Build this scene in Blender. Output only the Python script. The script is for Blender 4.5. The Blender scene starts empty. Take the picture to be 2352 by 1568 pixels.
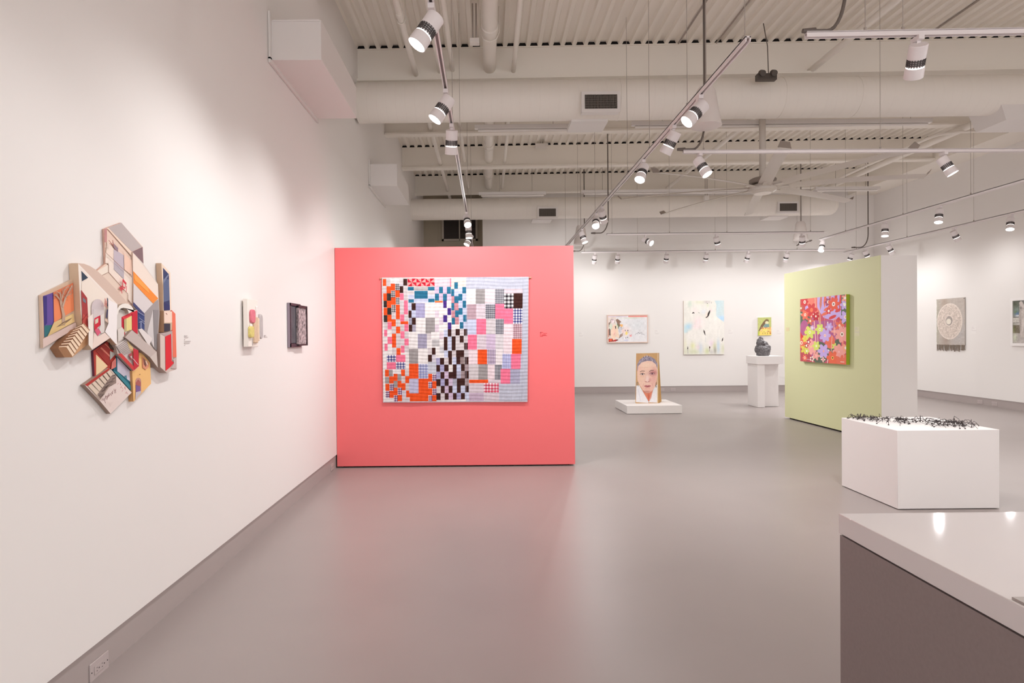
import bpy, bmesh, math, random
import numpy as np
from mathutils import Vector, Matrix, Quaternion, noise

random.seed(7)
rng = np.random.default_rng(11)
scene = bpy.context.scene
COL = scene.collection
V = Vector

# ------------------------------------------------------------------ camera, world, exposure
FPX, PPX, PPY = 1390.0, 1120.0, 784.0
EYE = 1.45
PITCH, ROLL = math.radians(0.536), math.radians(-0.55)
cam_data = bpy.data.cameras.new('camera')
cam_data.sensor_width = 36.0
cam_data.lens = FPX / 2352 * 36.0
cam_data.shift_x = (1176 - PPX) / 2352
cam_data.clip_start, cam_data.clip_end = 0.05, 200
cam = bpy.data.objects.new('camera', cam_data)
COL.objects.link(cam)
CAM_R = Matrix.Rotation(math.pi / 2 - PITCH, 3, 'X') @ Matrix.Rotation(ROLL, 3, 'Z')
cam.matrix_world = Matrix.Translation((0, 0, EYE)) @ CAM_R.to_4x4()
scene.camera = cam

world = bpy.data.worlds.new('world')
scene.world = world
world.use_nodes = True
world.node_tree.nodes['Background'].inputs[0].default_value = (0.96, 0.95, 0.96, 1)
world.node_tree.nodes['Background'].inputs[1].default_value = 1.75
vs = scene.view_settings
vs.view_transform = 'Standard'
vs.look = 'None'
vs.gamma = 1.0
vs.use_curve_mapping = False
vs.exposure = 0.52
scene.cycles.use_denoising = True
scene.cycles.diffuse_bounces = 6
scene.cycles.sample_clamp_indirect = 4.0
LAMP_COLOUR = (1.0, 0.995, 1.0)
LAMP_W = 74.0            # watts of one track spotlight

# ------------------------------------------------------------------ pixel -> place
def ray(x, y):
    return CAM_R @ V(((x - PPX) / FPX, -(y - PPY) / FPX, -1.0))
def onY(x, y, Y):
    d = ray(x, y); t = Y / d.y
    return V((d.x * t, Y, EYE + d.z * t))
def onX(x, y, X):
    d = ray(x, y); t = X / d.x
    return V((X, d.y * t, EYE + d.z * t))
def onZ(x, y, Z):
    d = ray(x, y); t = (Z - EYE) / d.z
    return V((d.x * t, d.y * t, Z))

# ------------------------------------------------------------------ materials
def lin(c):
    c = np.asarray(c, float) / 255.0
    return np.where(c <= 0.04045, c / 12.92, ((c + 0.055) / 1.055) ** 2.4)
MATS = {}
def mat(name, rgb=(200, 200, 200), rough=0.55, metal=0.0, spec=0.4, coat=0.0, noise_amt=0.0, noise_scale=8.0, bump=0.0, bump_scale=60.0, emit=0.0):
    if name in MATS:
        return MATS[name]
    m = bpy.data.materials.new(name); m.use_nodes = True
    nt = m.node_tree; b = nt.nodes['Principled BSDF']
    c = tuple(lin(rgb)) + (1,)
    b.inputs['Base Color'].default_value = c
    b.inputs['Roughness'].default_value = rough
    b.inputs['Metallic'].default_value = metal
    b.inputs['Specular IOR Level'].default_value = spec
    b.inputs['Coat Weight'].default_value = coat
    if emit:
        b.inputs['Emission Color'].default_value = (1.0, 0.97, 0.94, 1)
        b.inputs['Emission Strength'].default_value = emit
    if noise_amt or bump:
        tc = nt.nodes.new('ShaderNodeTexCoord')
        n = nt.nodes.new('ShaderNodeTexNoise'); n.inputs['Scale'].default_value = noise_scale; n.inputs['Detail'].default_value = 5
        nt.links.new(tc.outputs['Object'], n.inputs['Vector'])
        if noise_amt:
            r = nt.nodes.new('ShaderNodeMapRange')
            r.inputs['From Min'].default_value = 0.3; r.inputs['From Max'].default_value = 0.7
            r.inputs['To Min'].default_value = 1 - noise_amt; r.inputs['To Max'].default_value = 1 + noise_amt
            nt.links.new(n.outputs['Fac'], r.inputs['Value'])
            mx = nt.nodes.new('ShaderNodeVectorMath'); mx.operation = 'SCALE'
            mx.inputs[0].default_value = c[:3]
            nt.links.new(r.outputs['Result'], mx.inputs['Scale'])
            nt.links.new(mx.outputs['Vector'], b.inputs['Base Color'])
        if bump:
            n2 = nt.nodes.new('ShaderNodeTexNoise'); n2.inputs['Scale'].default_value = bump_scale; n2.inputs['Detail'].default_value = 4
            nt.links.new(tc.outputs['Object'], n2.inputs['Vector'])
            bp = nt.nodes.new('ShaderNodeBump'); bp.inputs['Strength'].default_value = bump; bp.inputs['Distance'].default_value = 0.01
            nt.links.new(n2.outputs['Fac'], bp.inputs['Height'])
            nt.links.new(bp.outputs['Normal'], b.inputs['Normal'])
    MATS[name] = m
    return m
def painted(name='painted', rough=0.6, spec=0.3):
    if name in MATS:
        return MATS[name]
    m = bpy.data.materials.new(name); m.use_nodes = True
    nt = m.node_tree; b = nt.nodes['Principled BSDF']
    a = nt.nodes.new('ShaderNodeAttribute'); a.attribute_name = 'Col'
    nt.links.new(a.outputs['Color'], b.inputs['Base Color'])
    b.inputs['Roughness'].default_value = rough
    b.inputs['Specular IOR Level'].default_value = spec
    MATS[name] = m
    return m

WALL = mat('white_wall_paint', (236, 232, 229), 0.6, spec=0.25)
CEIL = mat('white_ceiling_paint', (242, 236, 227), 0.6, spec=0.3)
WHITE = mat('white_metal', (228, 223, 220), 0.45)
PLINTH = mat('white_plinth_paint', (238, 233, 231), 0.5)
TRACKM = mat('white_track_metal', (232, 224, 224), 0.4)
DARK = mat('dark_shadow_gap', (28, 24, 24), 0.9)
GREYBASE = mat('grey_vinyl_base', (172, 161, 158), 0.5)
CABLE = mat('grey_cable', (166, 156, 148), 0.6)
CONDUIT = mat('dark_flexible_conduit', (104, 94, 88), 0.55)
LENS = mat('lamp_lens', (255, 250, 245), 0.3, emit=14.0)
RINGM = mat('lamp_light_ring', (255, 250, 245), 0.3, emit=1.1)
GRILLE_DARK = mat('lamp_vent_dark', (84, 78, 77), 0.7)
PAINT = painted()

# ------------------------------------------------------------------ mesh builder
class MB:
    def __init__(self):
        self.v, self.f, self.mi, self.c = [], [], [], []
    def add(self, verts, faces, mi=0, col=None):
        o = len(self.v)
        self.v += [V(p) for p in verts]
        for f in faces:
            self.f.append([i + o for i in f]); self.mi.append(mi); self.c.append(col)
        return self
    def box(self, a, b, mi=0, col=None):
        x0, y0, z0 = a; x1, y1, z1 = b
        vs_ = [(x0, y0, z0), (x1, y0, z0), (x1, y1, z0), (x0, y1, z0), (x0, y0, z1), (x1, y0, z1), (x1, y1, z1), (x0, y1, z1)]
        return self.add(vs_, [(0, 3, 2, 1), (4, 5, 6, 7), (0, 1, 5, 4), (1, 2, 6, 5), (2, 3, 7, 6), (3, 0, 4, 7)], mi, col)
    def hexa(self, lo, hi, mi=0, col=None):      # lo, hi: four corners each, anticlockwise from above
        return self.add(list(lo) + list(hi), [(0, 3, 2, 1), (4, 5, 6, 7), (0, 1, 5, 4), (1, 2, 6, 5), (2, 3, 7, 6), (3, 0, 4, 7)], mi, col)
    def prism(self, front, vec, mi=0, col=None, side=None):
        n = len(front); vec = V(vec); front = [V(p) for p in front]
        back = [p + vec for p in front]
        nrm = V((0, 0, 0))
        for i in range(n):
            nrm += front[i].cross(front[(i + 1) % n])
        flip = nrm.dot(vec) > 0
        idx = list(range(n))
        self.add(front + back, [], mi)
        o = len(self.v) - 2 * n
        fr = [o + i for i in idx]; bk = [o + n + i for i in reversed(idx)]
        if flip:
            fr.reverse(); bk.reverse()
        self.f.append(fr); self.mi.append(mi); self.c.append(col)
        self.f.append(bk); self.mi.append(mi); self.c.append(side if side is not None else col)
        for i in range(n):
            j = (i + 1) % n
            q = [o + j, o + i, o + n + i, o + n + j]
            if flip:
                q.reverse()
            self.f.append(q); self.mi.append(mi); self.c.append(side if side is not None else col)
        return self
    def cyl(self, p0, p1, r0, r1=None, n=24, caps=(True, True), mi=0, col=None):
        p0, p1 = V(p0), V(p1); r1 = r0 if r1 is None else r1
        d = (p1 - p0).normalized()
        a = d.orthogonal().normalized(); b = d.cross(a)
        vs_ = []
        for p, r in ((p0, r0), (p1, r1)):
            for i in range(n):
                t = 2 * math.pi * i / n
                vs_.append(p + a * (r * math.cos(t)) + b * (r * math.sin(t)))
        fs = [(i, (i + 1) % n, n + (i + 1) % n, n + i) for i in range(n)]
        if caps[0]: fs.append(tuple(reversed(range(n))))
        if caps[1]: fs.append(tuple(range(n, 2 * n)))
        return self.add(vs_, fs, mi, col)
    def tube(self, pts, r, n=8, mi=0, col=None, taper=None):
        pts = [V(p) for p in pts]; m = len(pts)
        a = None; vs_ = []
        for k, p in enumerate(pts):
            d = (pts[min(k + 1, m - 1)] - pts[max(k - 1, 0)]).normalized()
            a = (d.orthogonal() if a is None else a - d * a.dot(d)).normalized()
            b = d.cross(a)
            rr = r if taper is None else r * taper[k]
            for i in range(n):
                t = 2 * math.pi * i / n
                vs_.append(p + a * (rr * math.cos(t)) + b * (rr * math.sin(t)))
        fs = []
        for k in range(m - 1):
            for i in range(n):
                j = (i + 1) % n
                fs.append((k * n + i, k * n + j, (k + 1) * n + j, (k + 1) * n + i))
        fs.append(tuple(reversed(range(n)))); fs.append(tuple(range((m - 1) * n, m * n)))
        return self.add(vs_, fs, mi, col)
    def lathe(self, prof, o=(0, 0, 0), n=32, mi=0, col=None):      # prof: (r, z) going down or up, about z
        o = V(o); vs_ = []; m = len(prof)
        for r, z in prof:
            for i in range(n):
                t = 2 * math.pi * i / n
                vs_.append(o + V((r * math.cos(t), r * math.sin(t), z)))
        up = prof[-1][1] > prof[0][1]
        fs = []
        for k in range(m - 1):
            for i in range(n):
                j = (i + 1) % n
                q = (k * n + i, k * n + j, (k + 1) * n + j, (k + 1) * n + i)
                fs.append(q if up else tuple(reversed(q)))
        a, b = tuple(range(n)), tuple(range((m - 1) * n, m * n))
        fs.append(tuple(reversed(a)) if up else a); fs.append(b if up else tuple(reversed(b)))
        return self.add(vs_, fs, mi, col)
    def build(self, name, mats, parent=None, angle=35, bevel=0.0, local=False):
        mats = mats if isinstance(mats, (list, tuple)) else [mats]
        off = V((0, 0, 0)) if (parent is None or local) else world_loc(parent)
        me = bpy.data.meshes.new(name)
        me.from_pydata([tuple(p - off) for p in self.v], [], self.f)
        for m in mats: me.materials.append(m)
        me.polygons.foreach_set('material_index', self.mi)
        if any(c is not None for c in self.c):
            at = me.color_attributes.new('Col', 'FLOAT_COLOR', 'CORNER')
            arr = []
            for p, c in zip(me.polygons, self.c):
                l = tuple(lin(c if c is not None else (200, 200, 200))) + (1.0,)
                arr += list(l) * p.loop_total
            at.data.foreach_set('color', arr)
        me.polygons.foreach_set('use_smooth', [True] * len(me.polygons))
        me.update()
        me.set_sharp_from_angle(angle=math.radians(angle))
        o = bpy.data.objects.new(name, me); COL.objects.link(o)
        if parent is not None: o.parent = parent
        if bevel:
            bv = o.modifiers.new('bevel', 'BEVEL'); bv.width = bevel; bv.segments = 2; bv.limit_method = 'ANGLE'
        return o
WL = {}
def world_loc(o):
    p = V((0, 0, 0))
    while o is not None:
        p += o.location; o = o.parent
    return p
def tag(o, label, cat, group=None, kind=None):
    if label: o['label'] = label
    if cat: o['category'] = cat
    if group: o['group'] = group
    if kind: o['kind'] = kind
    return o
def thing(name, label, cat, loc, group=None):
    o = bpy.data.objects.new(name, None); COL.objects.link(o)
    o.location = loc; o.empty_display_size = 0.1
    return tag(o, label, cat, group)
def struct(o, label=None):
    o['kind'] = 'structure'
    if label: o['label'] = label
    return o

# ------------------------------------------------------------------ drawn canvases (painted works, rasterised from shapes)
class Canvas:
    def __init__(self, x0, y0, x1, y1, nx, ny, bg):
        self.x0, self.y0, self.x1, self.y1, self.nx, self.ny = x0, y0, x1, y1, nx, ny
        self.X, self.Y = np.meshgrid(np.linspace(x0, x1, nx), np.linspace(y0, y1, ny))
        self.a = np.empty((ny, nx, 3)); self.a[:] = bg
    def put(self, mask, c, al=1.0):
        k = (mask * al)[..., None] if mask.dtype != bool else None
        if k is None:
            self.a[mask] = self.a[mask] * (1 - al) + np.asarray(c, float) * al
        else:
            self.a = self.a * (1 - k) + np.asarray(c, float) * k
    def rect(self, x0, y0, x1, y1, c, al=1.0):
        self.put((self.X >= x0) & (self.X < x1) & (self.Y >= y0) & (self.Y < y1), c, al)
    def ell(self, cx, cy, rx, ry, c, al=1.0, rot=0.0):
        t = math.radians(rot); dx, dy = self.X - cx, self.Y - cy
        u = dx * math.cos(t) + dy * math.sin(t); w = -dx * math.sin(t) + dy * math.cos(t)
        self.put((u / rx) ** 2 + (w / ry) ** 2 <= 1, c, al)
    def soft(self, cx, cy, rx, ry, c, al=1.0, rot=0.0):
        t = math.radians(rot); dx, dy = self.X - cx, self.Y - cy
        u = dx * math.cos(t) + dy * math.sin(t); w = -dx * math.sin(t) + dy * math.cos(t)
        self.put(np.exp(-((u / rx) ** 2 + (w / ry) ** 2)), c, al)
    def pmask(self, pts):
        m = np.zeros(self.X.shape, bool); n = len(pts)
        for i in range(n):
            xa, ya = pts[i]; xb, yb = pts[(i + 1) % n]
            if ya == yb: continue
            m ^= ((self.Y < ya) != (self.Y < yb)) & (self.X < (xb - xa) * (self.Y - ya) / (yb - ya) + xa)
        return m
    def poly(self, pts, c, al=1.0):
        self.put(self.pmask(pts), c, al)
    def line(self, pts, w, c, al=1.0):
        m = np.zeros(self.X.shape, bool)
        for (xa, ya), (xb, yb) in zip(pts[:-1], pts[1:]):
            dx, dy = xb - xa, yb - ya; L = dx * dx + dy * dy + 1e-9
            t = np.clip(((self.X - xa) * dx + (self.Y - ya) * dy) / L, 0, 1)
            m |= (self.X - xa - t * dx) ** 2 + (self.Y - ya - t * dy) ** 2 <= (w / 2) ** 2
        self.put(m, c, al)
    def checks(self, x0, y0, x1, y1, c0, c1, n=6):
        s = (x1 - x0) / n
        m = (self.X >= x0) & (self.X < x1) & (self.Y >= y0) & (self.Y < y1)
        i = np.floor((self.X - x0) / s * 1.0).astype(int); j = np.floor((self.Y - y0) / s).astype(int)
        k = (i % 2) + (j % 2)
        c0, c1 = np.asarray(c0, float), np.asarray(c1, float)
        for q, w in ((0, 0.0), (1, 0.55), (2, 1.0)):
            self.a[m & (k == q)] = c0 * (1 - w) + c1 * w
    def grain(self, sx, sy, amt, seed=0):
        r = np.random.default_rng(seed)
        gx, gy = max(2, int((self.x1 - self.x0) / sx) + 2), max(2, int((self.y1 - self.y0) / sy) + 2)
        g = r.normal(size=(gy, gx))
        fx = np.linspace(0, gx - 1.001, self.nx); fy = np.linspace(0, gy - 1.001, self.ny)
        ix, iy = fx.astype(int), fy.astype(int); tx, ty = fx - ix, fy - iy
        tx = tx * tx * (3 - 2 * tx); ty = ty * ty * (3 - 2 * ty)
        A = g[iy][:, ix] * (1 - tx) + g[iy][:, ix + 1] * tx
        B = g[iy + 1][:, ix] * (1 - tx) + g[iy + 1][:, ix + 1] * tx
        n = A * (1 - ty)[:, None] + B * ty[:, None]
        return n * amt
    def addgrain(self, sx, sy, amt, seed=0, mask=None):
        n = self.grain(sx, sy, amt, seed)
        if mask is not None: n = n * mask
        self.a = self.a + n[..., None]
    def sheet(self, name, tl, tr, br, bl, parent, material=None, disp=None):
        tl, tr, br, bl = (np.array(p - world_loc(parent)) for p in (tl, tr, br, bl))
        u = np.linspace(0, 1, self.nx)[None, :, None]; v = np.linspace(0, 1, self.ny)[:, None, None]
        P = (tl * (1 - u) + tr * u) * (1 - v) + (bl * (1 - u) + br * u) * v
        if disp is not None:
            nrm = np.cross(bl - tl, tr - tl); nrm /= np.linalg.norm(nrm)
            P = P + disp[..., None] * nrm
        nv = self.nx * self.ny
        I = np.arange(nv).reshape(self.ny, self.nx)
        F = np.stack([I[:-1, :-1], I[1:, :-1], I[1:, 1:], I[:-1, 1:]], -1).reshape(-1)
        nf = len(F) // 4
        me = bpy.data.meshes.new(name)
        me.vertices.add(nv); me.vertices.foreach_set('co', P.reshape(-1))
        me.loops.add(nf * 4); me.loops.foreach_set('vertex_index', F.astype(np.int32))
        me.polygons.add(nf); me.polygons.foreach_set('loop_start', np.arange(0, nf * 4, 4, dtype=np.int32))
        me.polygons.foreach_set('loop_total', np.full(nf, 4, dtype=np.int32))
        me.update(calc_edges=True)
        me.polygons.foreach_set('use_smooth', [True] * nf)
        at = me.color_attributes.new('Col', 'FLOAT_COLOR', 'POINT')
        c = np.ones((nv, 4)); c[:, :3] = lin(np.clip(self.a, 0, 255)).reshape(-1, 3)
        at.data.foreach_set('color', c.reshape(-1))
        me.materials.append(material or PAINT)
        o = bpy.data.objects.new(name, me); COL.objects.link(o); o.parent = parent
        return o

# ------------------------------------------------------------------ the setting
XL, XR, YB, YA, YF = -1.685, 9.65, 15.1, 16.25, -4.0
def zdeck(x):
    return 5.25 + 0.008 * (x - XL)

fl = mat('sealed_concrete_floor', (156, 146, 143), 0.36, spec=0.5, noise_amt=0.03, noise_scale=1.3, bump=0.02, bump_scale=2.5)
struct(MB().box((XL - .3, YF - .3, -.12), (XR + .3, YA + .3, 0)).build('floor', fl))
struct(MB().box((XL - .2, YF, .15), (XL, YB, 5.6)).box((XL - .2, YB, 0), (XL, YA, 5.6)).build('wall_left', WALL))
struct(MB().box((-.10, YB, .15), (XR, YB + .2, 5.7)).build('wall_back', WALL))
RECESS = mat('olive_recess_paint', (178, 168, 150), 0.7)
struct(MB().box((XL - .2, YA, 0), (-.10, YA + .2, 5.6)).box((-.10, YB + .2, 0), (.1, YA + .2, 5.6)).build('wall_recess', RECESS))
struct(MB().box((XR, YF, .15), (XR + .2, YB + .2, 5.7)).build('wall_right', WALL))
# unseen front wall: piers and a lintel, openings made up to admit fill light
m = MB().box((XL - .2, YF - .2, 0), (XR + .2, YF, .15)).box((XL - .2, YF - .2, 4.2), (XR + .2, YF, 5.7))
for x in (XL - .2, .9, 3.6, 6.3, 8.9):
    m.box((x, YF - .2, .15), (x + (.95 if x > 8 else .3), YF, 4.2))
struct(m.build('wall_front', WALL))
struct(MB().box((9.0, YF, 4.86), (XR, YB, 5.6)).build('trim_1', CEIL), 'boxed edge girder along the top of the right wall')
# recessed vinyl base with a shadow gap under the drywall
def base(name, lo, hi):
    struct(MB().box(lo, hi).build(name, GREYBASE))
base('baseboard_left', (XL - .2, YF, 0), (XL - .014, YB - .001, .15))
base('baseboard_back', (-.10, YB + .012, 0), (XR, YB + .2, .15))
base('baseboard_right', (XR + .012, YF, 0), (XR + .2, YB + .012, .15))

# corrugated deck
def build_ceiling():
    m = MB(); x = XL - .2; prof = []
    p = .152
    while x < XR + .3:
        for dx, dz in ((0, 0), (.05, 0), (.066, .04), (.136, .04)):
            prof.append((x + dx, zdeck(x + dx) + dz))
        x += p
    n = len(prof)
    vs_ = [V((a, YF, z)) for a, z in prof] + [V((a, YA, z)) for a, z in prof]
    fs = [(i, i + 1, n + i + 1, n + i) for i in range(n - 1)]
    m.add(vs_, fs)
    # a slab over the deck closes the roof
    m.hexa([(XL - .3, YF - .2, zdeck(XL) + .06), (XR + .3, YF - .2, zdeck(XR) + .06), (XR + .3, YA + .2, zdeck(XR) + .06), (XL - .3, YA + .2, zdeck(XL) + .06)],
           [(XL - .3, YF - .2, zdeck(XL) + .2), (XR + .3, YF - .2, zdeck(XR) + .2), (XR + .3, YA + .2, zdeck(XR) + .2), (XL - .3, YA + .2, zdeck(XL) + .2)])
    return m.build('ceiling', CEIL, angle=20)
struct(build_ceiling())
BEAM_Y = [1.72, 3.8, 5.9, 8.05, 10.17, 12.23, 14.42]
def slanted(m, x0, x1, y0, y1, a, b, mi=0):       # a bar following the roof fall; a, b below the deck
    m.hexa([(x0, y0, zdeck(x0) - a), (x1, y0, zdeck(x1) - a), (x1, y1, zdeck(x1) - a), (x0, y1, zdeck(x0) - a)],
           [(x0, y0, zdeck(x0) - b), (x1, y0, zdeck(x1) - b), (x1, y1, zdeck(x1) - b), (x0, y1, zdeck(x0) - b)], mi)
for y in BEAM_Y:
    m = MB()
    slanted(m, XL, 9.0, y - .008, y + .008, .41, .012)
    slanted(m, XL, 9.0, y - .08, y + .08, .44, .41)
    slanted(m, XL, 9.0, y - .03, y + .03, .012, 0)
    slanted(m, XL, 9.0, y - .028, y + .05, -.002, -.037, 1)  # near-black strips paint the shade inside the deck flutes above the beam
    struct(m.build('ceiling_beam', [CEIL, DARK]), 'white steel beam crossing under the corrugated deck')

# louvre window in the dark recess
LOUV = mat('window_louvre_dark', (92, 82, 80), 0.6)
wf = mat('window_frame_paint', (190, 180, 168), 0.5)
a, b = onY(1015, 505, YA), onY(1097, 553, YA)
m = MB(); wz1 = a.z + .55; wz0 = b.z
for x in (a.x, (a.x + b.x) / 2 - .02, b.x - .05):
    m.box((x, YA - .06, wz0), (x + (.05 if x != (a.x + b.x) / 2 - .02 else .03), YA, wz1))
for z in (wz0, wz1 - .05):
    m.box((a.x, YA - .06, z), (b.x, YA, z + .05))
wroot = thing('window_1', None, None, (a.x, YA - .03, wz0)); wroot['kind'] = 'structure'; wroot['label'] = 'louvred window in the dark recess above the red wall'
m.build('window_frame', wf, wroot)
m = MB(); z = wz0 + .06
while z < wz1 - .06:
    m.add([(a.x + .05, YA - .045, z), (b.x - .05, YA - .045, z), (b.x - .05, YA - .015, z + .03), (a.x + .05, YA - .015, z + .03)], [(0, 1, 2, 3)])
    z += .034
m.box((a.x + .03, YA - .012, wz0 + .02), (b.x - .03, YA - .004, wz1 - .02))
m.build('louvre_blades', LOUV, wroot)
m = MB()
c0, c1 = onY(1006, 557, YA), onY(1012, 500, YA)
m.box((c0.x, YA - .02, c0.z), (c0.x + .012, YA, wz1)).box((c0.x, YA - .02, c0.z), (a.x, YA, c0.z + .012))
m.build('window_casing', RECESS, wroot)

# ------------------------------------------------------------------ boxed enclosures high on the left wall
def wall_box(y0, y1, label):
    x1 = -1.278; z0, z1 = 1.45 + 2.17, 1.45 + 2.48
    r = thing('duct_enclosure', label, 'duct box', (XL, (y0 + y1) / 2, z0), 'boxed duct enclosures on the left wall')
    MB().box((XL + .003, y0, z0), (x1, y1, z1)).build('enclosure_box', WHITE, r, bevel=.004)
    t = MB()
    t.box((XL + .003, y0 - .03, z0 - .03), (XL + .02, y1 + .04, z0 + .012)).box((XL + .003, y0 - .03, z0), (XL + .02, y0 - .001, z1 + .06))
    t.box((XL + .03, y0 - .006, z1 - .012), (x1 - .01, y0, z1))
    t.build('edge_flange', WHITE, r)
wall_box(4.75, 6.03, 'larger-looking white boxed duct enclosure high on the left wall, nearer the camera')
wall_box(8.72, 10.02, 'smaller-looking white boxed duct enclosure on the left wall above the red partition')

# ------------------------------------------------------------------ round ducts
DUCT = mat('white_spiral_duct', (236, 230, 222), 0.5)
def duct_mat():
    m = DUCT; nt = m.node_tree; b = nt.nodes['Principled BSDF']
    tc = nt.nodes.new('ShaderNodeTexCoord'); w = nt.nodes.new('ShaderNodeTexWave')
    w.bands_direction = 'X'; w.inputs['Scale'].default_value = 2.6; w.inputs['Distortion'].default_value = 0.2
    nt.links.new(tc.outputs['Object'], w.inputs['Vector'])
    pw = nt.nodes.new('ShaderNodeMath'); pw.operation = 'POWER'; pw.inputs[1].default_value = 40
    nt.links.new(w.outputs['Fac'], pw.inputs[0])
    bp = nt.nodes.new('ShaderNodeBump'); bp.inputs['Strength'].default_value = .35; bp.inputs['Distance'].default_value = .004
    nt.links.new(pw.outputs[0], bp.inputs['Height']); nt.links.new(bp.outputs['Normal'], b.inputs['Normal'])
duct_mat()
GRD = mat('register_dark', (58, 52, 48), 0.8)
def duct(y, r, pL, pR, x1, label, regs, seams, endcap):
    L, R = onY(*pL, y), onY(*pR, y)
    def at(x):
        t = (x - L.x) / (R.x - L.x); return V((x, y, L.z + (R.z - L.z) * t))
    root = thing('round_duct', label, 'air duct', at((L.x + x1) / 2), 'round air ducts')
    m = MB(); m.cyl(at(max(L.x, XL)), at(x1), r, n=48)
    if endcap:
        p0 = at(x1)
        for k in range(5):
            t0, t1 = k / 5 * math.pi / 2, (k + 1) / 5 * math.pi / 2
            m.cyl(p0 + V((.16 * math.sin(t0), 0, 0)), p0 + V((.16 * math.sin(t1), 0, 0)), r * (.55 + .45 * math.cos(t0)), r * (.55 + .45 * math.cos(t1)), n=48, caps=(False, k == 4))
    m.build('duct_tube', DUCT, root, angle=50)
    for px in seams:
        t = px
        s = MB(); s.cyl(at(t - .006), at(t + .006), r + .005, n=48); s.build('seam_band', DUCT, root, angle=50)
    for (xa, ya, xb, yb) in regs:
        yf = y - r - .05
        a, b = onY(xa, ya, yf), onY(xb, yb, yf)
        w = .04
        g = MB()
        g.box((a.x - w, yf, b.z - w), (b.x + w, yf + .02, b.z)).box((a.x - w, yf, a.z), (b.x + w, yf + .02, a.z + w))
        g.box((a.x - w, yf, b.z), (a.x, yf + .02, a.z)).box((b.x, yf, b.z), (b.x + w, yf + .02, a.z))
        zc = (a.z + b.z) / 2
        g.box((a.x - w + .01, yf + .02, b.z - w + .01), (b.x + w - .01, yf + .14, a.z + w - .01))
        reg = g.build('air_register', WHITE, root)
        k = MB(); k.box((a.x, yf + .012, b.z), (b.x, yf + .02, a.z), 1)
        n = 22
        for i in range(n):
            x = a.x + (b.x - a.x) * (i + .5) / n
            k.box((x - .004, yf + .001, b.z), (x + .004, yf + .012, a.z))
        for i in range(1, 6):
            z = b.z + (a.z - b.z) * i / 6
            k.box((a.x, yf + .003, z - .003), (b.x, yf + .012, z + .003))
        k.build('register_grille', [mat('register_fin', (112, 104, 98), .5), GRD], reg)
        bt = MB(); zc = at((a.x + b.x) / 2).z - r
        bt.box((a.x - .13, y - .02, zc - .03), (b.x - .06, y + .40, zc + .02))
        bt.build('bottom_boot', WHITE, root)
    return root
near_duct = duct(7.88, .25, (823, 237), (2340, 218.5), 8.7, 'nearer and larger round white air duct crossing the whole ceiling', [(1343, 217, 1418, 249)], [1.72, 3.8, 4.76, 6.95, -.35], False)
MB().hexa([(6.62, 7.72, 4.13), (8.2, 7.72, 4.13), (8.2, 8.2, 4.13), (6.62, 8.2, 4.13)], [(6.5, 7.70, 4.45), (8.2, 7.70, 4.45), (8.2, 8.22, 4.45), (6.5, 8.22, 4.45)]).build('side_boot', WHITE, near_duct)
duct(13.70, .236, (943, 482), (1900, 470), 7.72, 'farther round white air duct in front of the back wall, closed right end', [(1238, 479, 1277, 496.5), (1791, 467, 1831, 484)], [.6, 3.2, 5.2], True)

# ------------------------------------------------------------------ pipes in the roof
PIPE = mat('white_pipe', (236, 230, 222), 0.45)
def pipe(x, h, r, y0, y1, label, cat='pipe', name='ceiling_pipe', rings=(), bend=None):
    root = thing(name, label, cat, (x, (y0 + y1) / 2, EYE + h))
    pts = [V((x, y0, EYE + h)), V((x, y1, EYE + h))]
    if bend: pts = [V(p) for p in bend] + pts
    m = MB().tube(pts, r, n=16); m.build('pipe_run', PIPE, root)
    for y in rings:
        s = MB(); s.cyl((x, y - .05, EYE + h), (x, y + .05, EYE + h), r * 1.18, n=20)
        s.tube([(x - r * 1.3, y + .12, EYE + h + .3), (x - r * 1.3, y + .12, EYE + h), (x - r * .9, y + .12, EYE + h - r * .95), (x, y + .12, EYE + h - r * 1.3), (x + r * .9, y + .12, EYE + h - r * .95), (x + r * 1.3, y + .12, EYE + h), (x + r * 1.3, y + .12, EYE + h + .3)], .006)
        s.build('pipe_hanger', PIPE, root)
pipe(.06, 3.55, .085, YF, 16.0, 'thick white pipe running front to back through the beams', name='sprinkler_main', rings=(6.0, 7.0, 11.2, 13.3))
pipe(-.915, 3.47, .036, YF, 16.0, 'white pipe running to the back nearest the left wall, with a coupling', rings=(6.55,))
pipe(-.60, 3.5, .028, YF, 8.05, 'thin white pipe just left of the left-hand light track')
pipe(-.43, 3.52, .03, YF, 14.4, 'thin white pipe directly above the left-hand light track')
pipe(.376, 3.5, .03, YF, 14.4, 'white pipe running to the back just right of the thick main')
pipe(4.3, 3.46, .04, 5.0, 14.4, 'white pipe running to the back above the ceiling fan')
pipe(7.92, 3.36, .055, 8.4, 14.4, 'thick white pipe running to the back near the right wall')
pipe(7.55, 3.3, .025, 10.4, 14.4, 'thin white pipe with a bend near its front end, beside the right wall', bend=[(8.6, 10.0, EYE + 3.31), (7.8, 10.05, EYE + 3.3), (7.6, 10.18, EYE + 3.3)])
for x, y0, y1, lab in ((2.55, 1.0, 8.0, 'thin conduit fixed under the deck above the middle light track'), (3.05, 1.0, 8.0, 'thin conduit fixed under the deck right of the middle track'),
                       (5.75, 1.5, 8.0, 'thin double conduit under the deck above the nearest cross track')):
    z = zdeck(x)
    m = MB().tube([(x, y0, z - .012), (x, y1, z - .012)], .011, n=8)
    tag(m.build('deck_conduit', CABLE), lab, 'conduit')

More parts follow.
